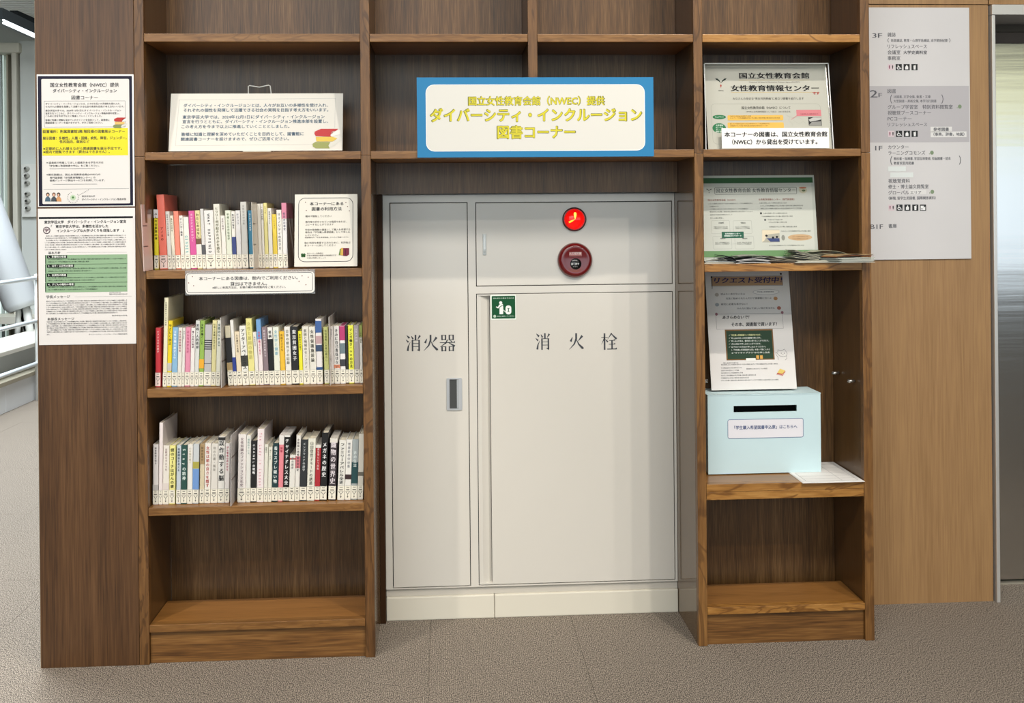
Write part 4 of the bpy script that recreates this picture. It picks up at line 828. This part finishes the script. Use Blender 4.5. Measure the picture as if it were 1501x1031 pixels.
D(c14, 'グループ学習室　特別資料閲覧室', 292, 1185, 347, 6.4); D(c14, '視聴覚ブースコーナー', 292, 885, 427, 6.2); D(c14, 'PCコーナー', 292, 620, 508, 6.2); D(c14, 'リフレッシュスペース', 292, 832, 588, 6.2)
DZ.rect('paper_patch', '#E0DFDD', *c14(880, 618), *c14(1175, 688), 2); DZ.rect('paper_patch', '#E0DFDD', *c14(882, 684), *c14(1376, 760), 2)
D(c14, '参考図書', 920, 1132, 653, 5.2, bold=.03, layer=3); D(c14, '（事典，辞書，地図）', 922, 1345, 722, 4.8, bold=.02, layer=3)
D(c15, 'カウンター', 225, 438, 112, 6.2); D(c15, 'ラーニングコモンズ', 228, 612, 173, 6.2); D(c15, '教科書・指導書, 学習指導要領, 児童図書・絵本', 285, 878, 233, 4.6); D(c15, '教育実習用図書', 285, 495, 280, 4.6); D(c15, '（', 250, 268, 253, 13); D(c15, '）', 965, 984, 248, 13)
DZ.rect('paper_patch', '#DDE3E1', *c15(226, 314), *c15(410, 365), 2); DZ.rect('paper_patch', '#DDE3E1', *c15(248, 377), *c15(487, 427), 2)
D(c15, '視聴覚資料', 228, 452, 465, 6.2); D(c15, '修士・博士論文閲覧室', 228, 648, 525, 6.2); DZ.rect('paper_patch', '#DEDDDB', *c15(445, 560), *c15(622, 605), 1.5); D(c15, 'グローバル', 228, 442, 587, 6.2); D(c15, 'エリア', 458, 570, 585, 5.2, layer=3); D(c15, '（新聞, 留学生用図書, 国際関係資料）', 232, 722, 645, 4.6)
D(c15, '書庫', 230, 315, 934, 6.0)
for c, x, y in ((c14, 1283, 341), (c15, 682, 170), (c15, 686, 578)): DZ.ell('green_dot', '#7C9070', *c(x, y), 2.7, 2.9, 2, 18); DZ.ell('green_dot', '#7C9070', *[a_+b_ for a_, b_ in zip(c(x, y), (-3.8, 1.6))], .5, 1.0, 2, 8)
for c, y, xs, s in ((c13, 600, (292, 402, 510, 618), 85), (c14, 673, (298, 405, 514, 620), 85), (c15, 711, (228, 312, 395, 477, 558), 64)):
    for i, x in enumerate(xs):
        DZ.rect('pictogram_tile', '#D9C9CE' if i == 0 else '#141416', *c(x, y), *c(x+s, y+s), 2)
        p = lambda a_, b_: c(x+a_*s, y+b_*s)
        if i == 0:
            for xx, cc in ((.28, '#8A3A5A'), (.78, '#26262C')):
                DZ.ell('pictogram', cc, *p(xx, .3), .9, .9, 3, 10); DZ.ppoly('pictogram', cc, [p(xx-.1, .38), p(xx+.1, .38), p(xx+.05, .78), p(xx-.05, .78)], 3)
        elif i == 1:
            DZ.ell('pictogram', '#E9E9E9', *p(.45, .62), 2.5, 2.3, 3, 16); DZ.ell('pictogram', '#141416', *p(.47, .60), 1.7, 1.5, 4, 14); DZ.ell('pictogram', '#E9E9E9', *p(.38, .18), .8, .8, 3, 10); DZ.line('pictogram', '#E9E9E9', [p(.38, .25), p(.40, .52), p(.66, .52), p(.78, .78), p(.9, .74)], .0016, 5)
        elif i == 2: DZ.ppoly('pictogram', '#E9E9E9', [p(.26, .86), p(.26, .45), p(.42, .28), p(.46, .14), p(.58, .14), p(.6, .28), p(.74, .45), p(.74, .86)], 3)
        elif i == 3: DZ.ppoly('pictogram', '#E9E9E9', [p(.36, .9), p(.32, .34), p(.30, .26), p(.56, .2), p(.66, .1), p(.70, .14), p(.64, .24), p(.70, .34), p(.66, .9)], 3)
        else: DZ.ppoly('pictogram', '#E9E9E9', [p(.1, .9), p(.1, .2), p(.6, .2), p(.6, .5), p(.85, .3), p(.85, .9)], 3); DZ.ell('pictogram', '#141416', *p(.3, .7), 1.0, .8, 4, 12)
DZ.done(.35)

# ================================================================== MAGAZINES on the right bay shelf
def booklet(name, label, x0, x1, y0, y1, z, prof, th, cover, pages, group='loose booklets piled on the right bay shelf', skew=0.0, leaves=4):
    """curved leaflet: prof = heights above z sampled along x, extruded along y; cover over a fan of leaves"""
    root = thing(name, label, 'magazine', ((x0+x1)/2, (y0+y1)/2, z), group); inv = Matrix.Translation(-Vector(root.location)); n = 14
    def hgt(t):
        i = t*(len(prof)-1); k = min(int(i), len(prof)-2); f = i-k; f = f*f*(3-2*f); return prof[k]*(1-f)+prof[k+1]*f
    for L_ in range(leaves+1):
        lo_t, hi_t = th*L_/(leaves+1), th*(L_+.72)/(leaves+1); bm = bmesh.new(); rows = []
        xa, xb = x0+(.004*((L_*7) % 3-1) if L_ < leaves else 0), x1-(.003*((L_*5) % 3) if L_ < leaves else 0)
        for i in range(n+1):
            t = i/n; x = xa+(xb-xa)*t; dz = hgt(t)*(.25+.75*(L_+1)/(leaves+1)) if prof else 0
            rows.append([bm.verts.new((x+skew*0, y0, z+dz+lo_t)), bm.verts.new((x+skew, y1, z+dz*.9+lo_t)), bm.verts.new((x+skew, y1, z+dz*.9+hi_t)), bm.verts.new((x, y0, z+dz+hi_t))])
        for a_, b_ in zip(rows, rows[1:]):
            for k in range(4): bm.faces.new((a_[k], a_[(k+1) % 4], b_[(k+1) % 4], b_[k]))
        bm.faces.new(rows[0]); bm.faces.new(rows[-1][::-1]); bmesh.ops.recalc_face_normals(bm, faces=bm.faces)
        me = bm_mesh(bm, 'leaf')
        o = link('cover' if L_ == leaves else 'page_leaf', me, mat(cover if L_ == leaves else pages[L_ % len(pages)], .35), root); o.matrix_parent_inverse = inv
    return root
ZS = 1.0342
def bxp(x): return onY(x, 385, .02).x
CR = ['#D9D6C6', '#C9C5B4', '#E4E1D2']
booklet('booklet', 'flat white leaflet at the left end of the shelf of magazines', bxp(1033), bxp(1078), .012, .09, ZS, [.001, .001, .001], .006, '#B5BDBC', CR, leaves=2)
booklet('booklet', 'white folded leaflet lying behind the flat white one, right bay', bxp(1034), bxp(1062), .03, .092, ZS+.0075, [0, .003, .004], .003, '#DCE0DA', CR, leaves=1)
booklet('booklet', 'glossy black booklet slanting between white leaflet and grey magazine', bxp(1056), bxp(1080), .006, .085, ZS+.0065, [.012, .008, -.002], .006, '#0F0F11', ['#19191A'], leaves=2)
booklet('booklet', 'black curled booklet with a light underside on the magazine shelf', bxp(1079), bxp(1127), .004, .088, ZS, [.0005, .004, .006, .003, .0], .011, '#17171A', ['#D9D8D4', '#141414', '#9A9A98'], leaves=4)
booklet('booklet', 'grey crumpled magazine left of the fanned cream magazines', bxp(1082), bxp(1132), .016, .09, ZS+.014, [.003, .006, .005, 0], .003, '#8F8D84', ['#3A3936'], leaves=1)
booklet('booklet', 'brown-black patterned brochure curling down in the middle of the shelf', bxp(1126), bxp(1170), .004, .085, ZS, [.012, .006, .001, 0], .009, '#8A7F6A', ['#4A3A2E', '#6E5E4A', '#2E2620', '#A49A82'], leaves=5)
booklet('booklet', 'cream magazine with wide flat pages under the pile', bxp(1163), bxp(1238), -.006, .085, ZS, [.0008, .001, .0005], .006, '#DFDCC4', CR, leaves=3)
booklet('booklet', 'dark-striped stack of thin leaflets fanned left of the tan magazine', bxp(1162), bxp(1200), .0, .085, ZS+.007, [.016, .010, .004, 0], .013, '#AFAE98', ['#2A2620', '#C4C1AA', '#17161C', '#B8B5A0'], leaves=8)
booklet('booklet', 'olive grey magazine arching over the middle of the pile', bxp(1188), 1.9185, .006, .085, ZS+.012, [.012, .016, .014, .006, .0], .006, '#8C8B72', ['#3A3A30', '#BDBBA2'], leaves=3)
booklet('booklet', 'tan and orange-brown spined magazine on top of the pile', bxp(1217), 1.942, -.028, .06, ZS+.0165, [-.002, .002, .004, .001, .003], .004, '#A08560', ['#7A4522', '#8E5530', '#241D18'], leaves=3, skew=-.088)
booklet('booklet', 'thick grey-green magazine jutting past the right stile', bxp(1222), 1.944, -.030, .058, ZS+.0005, [.0, .0, .001, .0], .014, '#A3A79A', ['#C5C8BE', '#7F857C', '#D4D6CC', '#8F958A'], leaves=7, skew=-.088)

# ================================================================== BOOKS
def cover_mesh(w_, d, h, th=.0014):
    r = min(.0022, w_*.28); n = 4; out = [(0, d)]
    out += [(r-r*math.cos(math.pi/2*k/n), r-r*math.sin(math.pi/2*k/n)) for k in range(n+1)]
    out += [(w_-r+r*math.sin(math.pi/2*k/n), r-r*math.cos(math.pi/2*k/n)) for k in range(n+1)]
    out += [(w_, d), (w_-th, d), (w_-th, th*1.3), (th, th*1.3), (th, d)]
    bm = bmesh.new(); lo_ = [bm.verts.new((x, y, 0)) for x, y in out]; hi = [bm.verts.new((x, y, h)) for x, y in out]; m_ = len(out)
    bm.faces.new(lo_[::-1]); bm.faces.new(hi)
    for i in range(m_): bm.faces.new((lo_[i], lo_[(i+1) % m_], hi[(i+1) % m_], hi[i]))
    bmesh.ops.recalc_face_normals(bm, faces=bm.faces)
    return bm_mesh(bm, 'book_cover')
def label_marks():
    bm = bmesh.new()
    def r(x0, x1, z0, z1): 
        v = [bm.verts.new((x, 0, z)) for x, z in ((x0, z0), (x1, z0), (x1, z1), (x0, z1))]; bm.faces.new(v)
    r(0, 1, .985, 1.0); r(.22, .78, .86, .90); r(.16, .84, .66, .73); r(.0, 1, .575, .59)
    for s in (-1, 1):
        v = [bm.verts.new((.5+s*a, 0, z)) for a, z in ((.34, .56), (.42, .54), (.06, .38), (0, .40))]; bm.faces.new(v if s < 0 else v[::-1])
    r(.46, .54, .24, .40); v = [bm.verts.new((a, 0, z)) for a, z in ((.34, .19), (.5, .08), (.66, .19), (.5, .22))]; bm.faces.new(v)
    me = bm_mesh(bm, 'label_print'); me.materials.append(mat('#55534F', .5)); return me
LM = label_marks()
LABW = mat('#E6E2D2', .35, coat=.2); PAGES = mat('#C9C3B0', .8)
def book(x0, x1, ytop, Yf, zb, slope, spec, label, group):
    """x0,x1: photo columns of the spine foot; ytop: photo row of the spine top; slope: sideways lean (m per m, + = top to the right)"""
    cov, bands, txt, tcol, tw = spec
    X0, X1 = onY(x0, BASEROW(zb, x0), Yf).x, onY(x1, BASEROW(zb, x1), Yf).x
    h = onY(x0, ytop, Yf).z-zb; w_ = max(.0035, X1-X0-.0004); d = max(.105, min(.205, h*.70))
    root = link('book', cover_mesh(w_, d, h), mat(cov, .3, coat=.15), None, label, 'book', group)
    slope = max(slope, -(X0-.0015)/h)
    root.location = (X0, Yf, zb+.0003+(abs(slope)*w_ if slope > 0 else 0)); root.rotation_euler = (0, math.atan(slope), 0)
    box('pages', .0016, w_-.0016, .0024, d-.002, .0016, h-.0022, PAGES, root)
    lh = .0355; lz = .0025
    lb_ = box('call_number_label', .0002, w_-.0002, -.0004, .0002, lz, lz+lh, mat('#E6E2D2' if cov not in ('#E8735F', '#C0303A', '#D98FA8') else '#E6CFC8', .35, coat=.2), root)
    q_ = link('label_print', LM, None, lb_); q_.scale = (w_*.8, 1, lh); q_.location = (w_*.1, -.0006, lz)
    for (a_, b_, cc) in bands:
        box('spine_band', -.0001, w_+.0001, -.0003, d if (b_ >= .995) else .004, h*a_, h*b_-(0 if b_ < .995 else -.0002), mat(cc, .3, coat=.15), root)
    if txt:
        n_ = len(txt); zt = h*.955; zbm = lz+lh+.004; step = (zt-zbm)/n_; gw = min(w_*tw, step*1.15); gh = min(step*.93, gw*1.25); V, F_ = [], []
        if step > gw*1.35: step = gw*1.35; gh = gw*1.15
        for i, ch in enumerate(txt):
            if ch in ' 　': continue
            vs, fs = glyphs(ch); zc = zt-step*(i+.5)
            rot = ch == 'ー' or ch.isascii()
            for sx_ in (-.03, .03):
              b0 = len(V)
              for p in vs:
                a2, b2 = ((p[1]-.38), -(p[0]-(.5 if ch == 'ー' else .3))) if rot else (p[0]-.5, p[1]-.38)
                V.append((w_/2+(a2+sx_)*gw, -.00052+sx_*.0007, zc+b2*gh))
              F_ += [tuple(b0+k for k in f) for f in fs]
        me = bpy.data.meshes.new('title'); me.from_pydata(V, [], F_); me.update(); link('title', me, mat(tcol, .4), root)
    return root
def BASEROW(zb, x):
    lo_, hi = 100., 1000.
    for _ in range(30):
        m_ = (lo_+hi)/2
        if onY(x, m_, .03).z > zb: lo_ = m_
        else: hi = m_
    return lo_
WH, CRM, GRY = '#DEDBD3', '#DAD5C2', '#B9B7B2'
def S(cov, txt='', tcol='#4A4A4C', tw=.6, bands=()): return (cov, bands, txt, tcol, tw)
ORD = ['leftmost', 'second', 'third', 'fourth', 'fifth', 'sixth', 'seventh', 'eighth', 'ninth', 'tenth', 'eleventh', 'twelfth', 'thirteenth', 'fourteenth', 'fifteenth', 'sixteenth', 'seventeenth', 'eighteenth', 'nineteenth', 'twentieth']
def row(books, Yf, zb, c, slopes, rowname, nl=99):
    N = len(books)
    for i, (x0, x1, yt, spec, desc) in enumerate(books):
        x0p = c[0](x0, 0)[0] if i < nl else c[1](x0, 0)[0]; x1p = c[0](x1, 0)[0] if i < nl else c[1](x1, 0)[0]; ytp = c[0](0, yt)[1] if i < nl else c[1](0, yt)[1]
        if i+1 < N:
            nx = c[0](books[i+1][0], 0)[0] if i+1 < nl else c[1](books[i+1][0], 0)[0]
            if 0 < nx-x1p < 1.2: x1p = nx-.15
        sl_ = slopes(x0p)
        if i < N/2: pos = ORD[i]+(' from left' if i else '')
        else: pos = (ORD[N-1-i]+' from right') if N-1-i else 'rightmost'
        book(x0p, x1p, ytp, Yf, zb, sl_, spec, f'{desc}, {pos} in the {rowname} row', f'books in the {rowname} row')
def interp(pts):
    def f(x):
        for (a, b_), (c_, d_) in zip(pts, pts[1:]):
            if x <= c_: return b_+(d_-b_)*max(0, (x-a))/(c_-a)
        return pts[-1][1]
    return f
ca, cb = crop(200, 270, 5.728), crop(360, 270, 5.73)
R3 = [(151, 189, 215, S('#E3D42F', 'みんなの家事の本', '#2A2A22', .6, [(.86, 1, '#DAD8DA')]), 'yellow book with a white top'),
 (198, 262, 90, S('#E8735F', '　　　　　　　　アイヌの', '#7A2018', .35), 'tall coral red book'),
 (265, 301, 230, S(WH, '女性のいない民主主義', '#6A6862', .4), 'white book with faint grey title'),
 (302, 330, 265, S(CRM, '私たちの声を', '#3A4A2A', .5), 'thin cream book with olive lettering'),
 (333, 373, 228, S('#E2836C', '', '#FFFFFF', .5), 'plain coral orange book'),
 (377, 409, 265, S(WH, 'ジェンダー格差', '#3A3A48', .5), 'narrow white book with dark title'),
 (412, 456, 278, S('#E2E2D8', '　　　　　GENDER', '#5FAFAE', .8), 'white book with turquoise lettering'),
 (459, 511, 225, S('#CE4F93', '女の子だからかわいく', '#F0C8DE', .35), 'magenta pink book'),
 (513, 554, 222, S('#D8CE98', 'わたしのはなし', '#3A2A12', .55, [(.24, .42, '#DAD8D0'), (.42, .52, '#6A4A2A')]), 'beige and white illustrated-spine book'),
 (557, 583, 208, S('#CFCDCA', '', '#4A4A4C', .5, [(.24, .4, '#4E4C4E')]), 'thin pale grey book with dark lower spine'),
 (588, 664, 222, S('#DEDCD8', 'WHAT HAPPENED', '#2A2A2C', .5), 'thick white book with black capitals'),
 (668, 721, 168, S('#DAD8CC', 'ヒラリー何が起きたのかを語る', '#6A684A', .5), 'tall off-white book with small olive title'),
 (723, 758, 265, S(WH, '女性と政治', '#8A7A7A', .4), 'short white book beside the tall off-white one'),
 (762, 809, 222, S('#D3D8C6', '平等と公正の社会学', '#6A7A5A', .4), 'pale green-white book'),
 (812, 843, 228, S(WH, '無意識の偏見', '#5A5A5C', .5, [(.24, .55, '#2F3A78')]), 'white book with navy lower spine'),
 (846, 887, 222, S('#D6D4D2', 'セクハラ', '#7A7A80', .45), 'white-grey book beside the navy banded one'),
 (890, 943, 150, S('#C5C4BE', '女性史の中の私', '#8A8A84', .35), 'tall light grey book'),
 (950, 987, 222, S('#22708F', 'はじめての女性学', '#D9E6EA', .4), 'teal blue book'),
 ]
R3b = [(78, 110, 168, S('#D8D0BC'), 'cream book behind the clear divider'), (112, 142, 166, S('#DAD5CA'), 'thin cream book just right of the divider sheet'),
 (144, 164, 165, S(WH, 'LGBTQの', '#2A2A2C', .7), 'thin white book with dotted black lettering'), (166, 195, 160, S('#DDD38C', 'わかる本', '#8A7A3A', .4), 'pale yellow tall thin book'),
 (198, 233, 203, S(WH, '家族を考える', '#6A6A6C', .4), 'white book between two yellow books'), (235, 270, 255, S('#E0C43C', 'フェミニズム', '#5A4A12', .35), 'short golden yellow book'),
 (273, 313, 218, S('#DEDCD4', 'マイノリティの生き方', '#5A5A60', .55), 'white book with grey vertical title'), (318, 358, 160, S('#E0DEDC', '　　性差の日本史', '#5A5A70', .5, [(.76, 1, '#D08098')]), 'white book with a rounded pink top')]
row(R3+R3b, .075, 1.0340, (ca, cb), interp([(222, -.042), (300, -.040), (360, -.026), (395, -.024), (425, -.020)]), 'top', len(R3))
cc_, cd = crop(200, 430, 6.444), crop(370, 430, 6.444)
R4 = [(178, 229, 330, S('#C0303A', 'ケアするのは誰か', '#EFC8C4', .4), 'red book'),
 (247, 286, 45, S('#E2DDBE', '夫婦別姓をめぐる本の話', '#5A584A', .4), 'very tall cream white book'),
 (288, 328, 262, S('#E5CB20', 'やさしく学ぶ', '#1E1C14', .65, [(.24, .36, '#BFBDB6')]), 'yellow book with black title and grey foot'),
 (330, 381, 325, S('#86B2D2', '女性労働の歴史と今', '#E6F0F8', .45), 'light blue book'),
 (384, 423, 328, S(WH, '男女共同参画白書', '#9A4A5A', .5), 'white book right of the light blue one'),
 (425, 452, 330, S('#DEDBD6', '地域と女性', '#5A5A5C', .45), 'slim white book left of the pink one'),
 (454, 502, 325, S('#DB8FA8', 'おんなのからだ', '#B04068', .5), 'pink book'),
 (504, 543, 330, S('#E2DDDA', '働く女性の物語', '#5A3A4A', .45), 'white book right of the pink one'),
 (546, 586, 260, S('#D0D2CE', '実践・人的資源', '#3A3A3C', .65), 'tall grey-white book with large grey title'),
 (588, 631, 260, S('#8FB052', '女性が働くこと', '#24341A', .5, [(.27, .41, '#E2A632')]), 'green book with an orange patch'),
 (634, 701, 300, S('#B4B3B4', '', '#26262A', .5, [(.735, .75, '#26262A'), (.70, .715, '#26262A'), (.665, .68, '#26262A'), (.63, .645, '#26262A'), (.595, .61, '#26262A'), (.36, .37, '#3A3A3C')]), 'thick grey book with black stripes'),
 (704, 746, 258, S('#DBD39C', '仕事と家族のはざまで', '#5A5A34', .45), 'tall pale yellow book beside the striped grey one'),
 (748, 790, 258, S('#DCDCCC', '女性のCAMP', '#2A5A5A', .6), 'tall off-white book with teal title'),
 (868, 916, 310, S('#D2C9AE', '', '#EEE', .6, [(.26, .38, '#A48C60'), (.385, .80, '#201E1E')]), 'cream book with a black title block'),
 (921, 949, 255, S('#DEDCD6', '　　', '#555', .5, [(.2, .43, '#2C3C86')]), 'thin white book with blue lower spine'),
 (955, 999, 365, S('#DCCDB0', '人口減少と女性', '#4A4034', .4), 'short peach-cream book'),
 (1004, 1061, 310, S('#E0DFD8', 'アフターアベノミクス', '#26262A', .65, [(.32, .50, '#3A3A34')]), 'white book with black boxes'),
 (1068, 1122, 240, S('#DDD68A', '女性と貧困の物語', '#B8B068', .6), 'wide tall pale yellow book'),
 ]
R4b = [(31, 66, 368, S('#DEDBD2', '　男の生き方', '#55555A', .4), 'short white book right of the wide yellow one'),
 (68, 109, 250, S('#E2D6D6', '　　　母親の孤立と支え', '#C05070', .5, [(.70, 1, '#6E9CCB')]), 'tall book with blue top and pink text'),
 (112, 161, 320, S('#85747A', '社会のなかの女性たち', '#E0D6D8', .4), 'mauve grey book'),
 (163, 208, 325, S('#E3E1DC', '疫病とパンデミック', '#2A2A2A', .62, [(.24, .80, '#141416')]), 'black book with a white top'),
 (212, 266, 320, S('#DDE0D2', '女性学と健康', '#86AFBE', .55), 'white book with pale blue title'),
 (270, 314, 362, S('#E3B636', '貧困と子ども', '#7A5A10', .45), 'golden yellow book'),
 (318, 371, 318, S('#DFDDD6', '日本の婚外子の記録', '#7A7A6A', .5), 'white book with faint grey title'),
 (376, 440, 318, S('#1E1E20', '東京貧困女子', '#E4E4E4', .55), 'thick black book with white title'),
 (446, 480, 360, S('#E2DC34', '最底辺の子育て', '#3A3812', .5), 'short bright yellow book'),
 (483, 544, 315, S('#D9D5CA', '貧困と地域のセーフティ', '#7A766C', .45), 'wide cream book'),
 (547, 606, 318, S('#DAD7CC', '女性保護施設論', '#4A463C', .55), 'wide cream book with darker title'),
 (610, 669, 245, S('#DDD9D8', '', '#333', .5, [(.79, .97, '#3E5E96'), (.62, .74, '#B7989A'), (.50, .60, '#3A4A66'), (0.20, .26, '#34507E')]), 'tall white book with blue panels'),
 (682, 729, 320, S('#C3C57E', '社会保障と女性の暮らし', '#6A6C34', .45), 'olive green book'),
 (740, 771, 315, S('#D6D0CC', '見えない', '#6A6A6E', .4), 'pale book behind the clear divider'),
 (777, 829, 312, S('#E0DDD8', 'きみに自己責任はない', '#2A2A2C', .55, [(.27, .33, '#D88A6A')]), 'white book with black title and orange patch'),
 (833, 882, 310, S('#DFDDDB', '', '#333', .5, [(.75, .995, '#B03A6C'), (.30, .42, '#3A3A40'), (.52, .70, '#6A7A80')]), 'white book with a magenta top'),
 (885, 909, 312, S('#2B2B2A', '', '#DDD', .4), 'thin black book'),
 (912, 961, 305, S('#DEE04E', 'マンガ働き100の方法', '#3A3A1A', .55), 'bright yellow-green book'),
 (965, 1013, 305, S('#A79FA0', '女性の労働', '#DDD6D8', .4), 'mauve-white grey book'),
 (1017, 1046, 305, S('#DCDAD2', '　　実践の福祉', '#6A6A4A', .55, [(.80, 1, '#8E9A4A')]), 'white book with an olive top')]
row(R4+R4b, .034, .7234, (cc_, cd), interp([(225, .008), (240, .030), (325, .034), (334, -.055), (375, -.05), (400, -.030), (450, -.022), (480, -.016), (535, -.006)]), 'middle', len(R4))
ce, cf = crop(200, 600, 6.444), crop(370, 600, 6.444)
R5 = [(155, 201, 335, S('#DFD9D6', '摂食障害を知る', '#5A5454', .35, [(.24, .33, '#BDB8B6')]), 'white book with grey foot'),
 (208, 241, 130, S('#E4DAD8', '', '#777', .3), 'tallest white picture-book'),
 (246, 301, 345, S('#E2DCD2', '女性がセクハラを', '#8A6A6A', .35, [(.24, .36, '#D9CFC8')]), 'cream-white book with faint red text'),
 (307, 364, 345, S('#E6E08E', '僕のコーチはがんの妻', '#33321C', .62), 'pale yellow book with black title'),
 (374, 412, 342, S('#BFC9D0', '母娘関係を考える', '#3A4A60', .5), 'light blue-grey book'),
 (419, 470, 342, S('#2A4E48', 'Stayの精神', '#D6E2DC', .6), 'dark green book with white lettering'),
 (477, 523, 335, S('#E2DFD8', '心の傷を癒す', '#B8B098', .4), 'plain white book right of the dark green one'),
 (529, 587, 330, S('#C3C8CA', '', '#333', .5, [(.235, .58, '#6F95CC'), (.585, .70, '#A8A04A')]), 'grey-blue book with a small printed picture'),
 (595, 633, 330, S('#CFC3A6', '精神疾患の', '#6A5A40', .5, [(.66, .995, '#A48A64')]), 'tan book'),
 (639, 696, 325, S('#E2DED6', '女性は頭の良さを隠す', '#B04A44', .55), 'white book with red title'),
 (699, 758, 328, S('#D6D2CA', '母の介護・福祉', '#9A968E', .4), 'wide cream grey book'),
 (765, 824, 262, S('#DAD8D2', '誤作動する脳', '#232325', .78, [(.945, .99, '#2A2A2A')]), 'tall off-white book with large black title'),
 (831, 876, 325, S('#DFDAD6', 'がん患者の声のかな', '#B0405A', .45), 'narrow white book with red title'),
 (953, 1029, 240, S('#E0DAD6', '女性知識のファッション文化史', '#8A7A7C', .4), 'thick white book beside the clear divider'),
 (1032, 1071, 250, S('#D8D8D2', '男性のドレス', '#7A9A92', .45), 'tall slim white book'),
 (1077, 1127, 300, S('#1F1F20', 'CHANELの戦略', '#E8E8E8', .45), 'black book with white capitals')]
R5b = [(38, 101, 190, S('#E6DCDC', 'The Lady in London', '#D08A98', .5), 'tall white book with pink script'),
 (105, 141, 335, S('#DAD9CC', '着物の', '#7A7A6A', .4), 'slim cream book'),
 (143, 179, 360, S('#DCDCCE', '暮らしの衣', '#8A8A7C', .4), 'short cream book'),
 (182, 238, 325, S('#1E3A3E', '着コスプレ縫い物', '#E2EAE8', .6), 'dark teal book with white characters'),
 (240, 283, 250, S('#E0868F', '　　　制服', '#A8384A', .45, [(.86, 1, '#DED9D4')]), 'pink book with a white top'),
 (287, 340, 250, S('#1B1A1A', 'チャイナドレス大全', '#EDEDED', .7, [(.975, 1, '#DCDAD4')]), 'black book with bold white title'),
 (342, 393, 435, S('#DCDAD2', '服の歴史', '#7A7A78', .4, [(.90, .93, '#A84A44')]), 'shortest white book with a red line'),
 (398, 440, 250, S('#DEDBD4', '女性装と男性装の文化史', '#4A4648', .5, [(.50, .68, '#C07078')]), 'tall white book with a red label'),
 (443, 507, 290, S('#2E3234', 'メンズウェアの詩学', '#C8CCCC', .35), 'charcoal book with thin grey title'),
 (511, 583, 280, S('#DDDCCE', '山田登世子モードの誘惑', '#6A6A60', .45), 'wide off-white book right of the charcoal one'),
 (585, 631, 345, S('#A82C34', '資生堂という文化', '#E8D0CC', .4, [(.955, 1, '#DAD6CE')]), 'short dark red book'),
 (636, 701, 225, S('#1D1D1D', '　メガネの歴史', '#E6E6E6', .66), 'tall black book with white title'),
 (716, 786, 280, S('#3A3338', '織物の世界史', '#DAD2D6', .75, [(.93, 1, '#DAD6CC')]), 'dark plum book with large white title'),
 (801, 864, 295, S('#DEDCD4', 'ファミリーアパレル全史', '#2E2E30', .62), 'white book with bold black title'),
 (869, 924, 290, S('#E0DED8', '世界史の中の香', '#7A7A80', .45, [(.34, .42, '#3A2A2C')]), 'white book with small dark emblem'),
 (929, 986, 288, S('#9EA6A6', '　　香の生活', '#D6E0DE', .5, [(.27, .62, '#24474A')]), 'grey-topped teal book'),
 (991, 1045, 235, S('#D2CEC2', '', '#333', .5, [(.36, .42, '#6A665C')]), 'cream book with a black squiggle')]
row(R5+R5b, .033, .4112, (ce, cf), interp([(222, .010), (235, .022), (262, .020), (330, .026), (360, .022), (385, .026), (420, .038), (460, .038), (500, .045), (535, .030)]), 'lowest', len(R5))
# clear shelf dividers that jut out between the books
DV = mat('#DAD6D0', .2, alpha=.55)
def divider(label, x, z, y0, y1, h, lean=0.0, tint='#DAD6D0', al=.6):
    m_ = mat(tint, .2, alpha=al)
    o = box('shelf_divider', -.0009, .0009, 0, y1-y0, 0, h, m_, None, .0003, label=label, cat='divider'); o.location = (x, y0, z+.0004); o.rotation_euler = (0, lean, 0)
    for zz in (.36, .67): box('dark_stripe', -.0011, .0011, .004, (y1-y0)*.55, h*zz, h*zz+.003, mat('#5A4844', .4), o)
    return o
a = onY(211, 395, -.02); divider('pinkish clear divider sheet at the left end of the top book row', XA1+.0035, 1.0338, -.030, .055, .174, -.035, '#EAD2CB', .75)
divider('clear divider sheet standing in the right half of the top book row', onZ(375, 395.5, 1.0338).x-.006, 1.0338, .002, .074, .178, -.024, '#DAD2C6', .7)
divider('clear divider sheet in the left half of the middle book row', .1925, .7232, -.001, .2, .185, .0, '#D3CFCC', .72)
divider('clear divider sheet near the right end of the middle book row', onZ(484, 566, .7232).x, .7232, .003, .2, .182, -.012, '#D9D2CC', .7)
divider('clear divider sheet in the middle of the lowest book row', .2145, .411, -.002, .2, .186, .012, '#DAD6D4', .72)
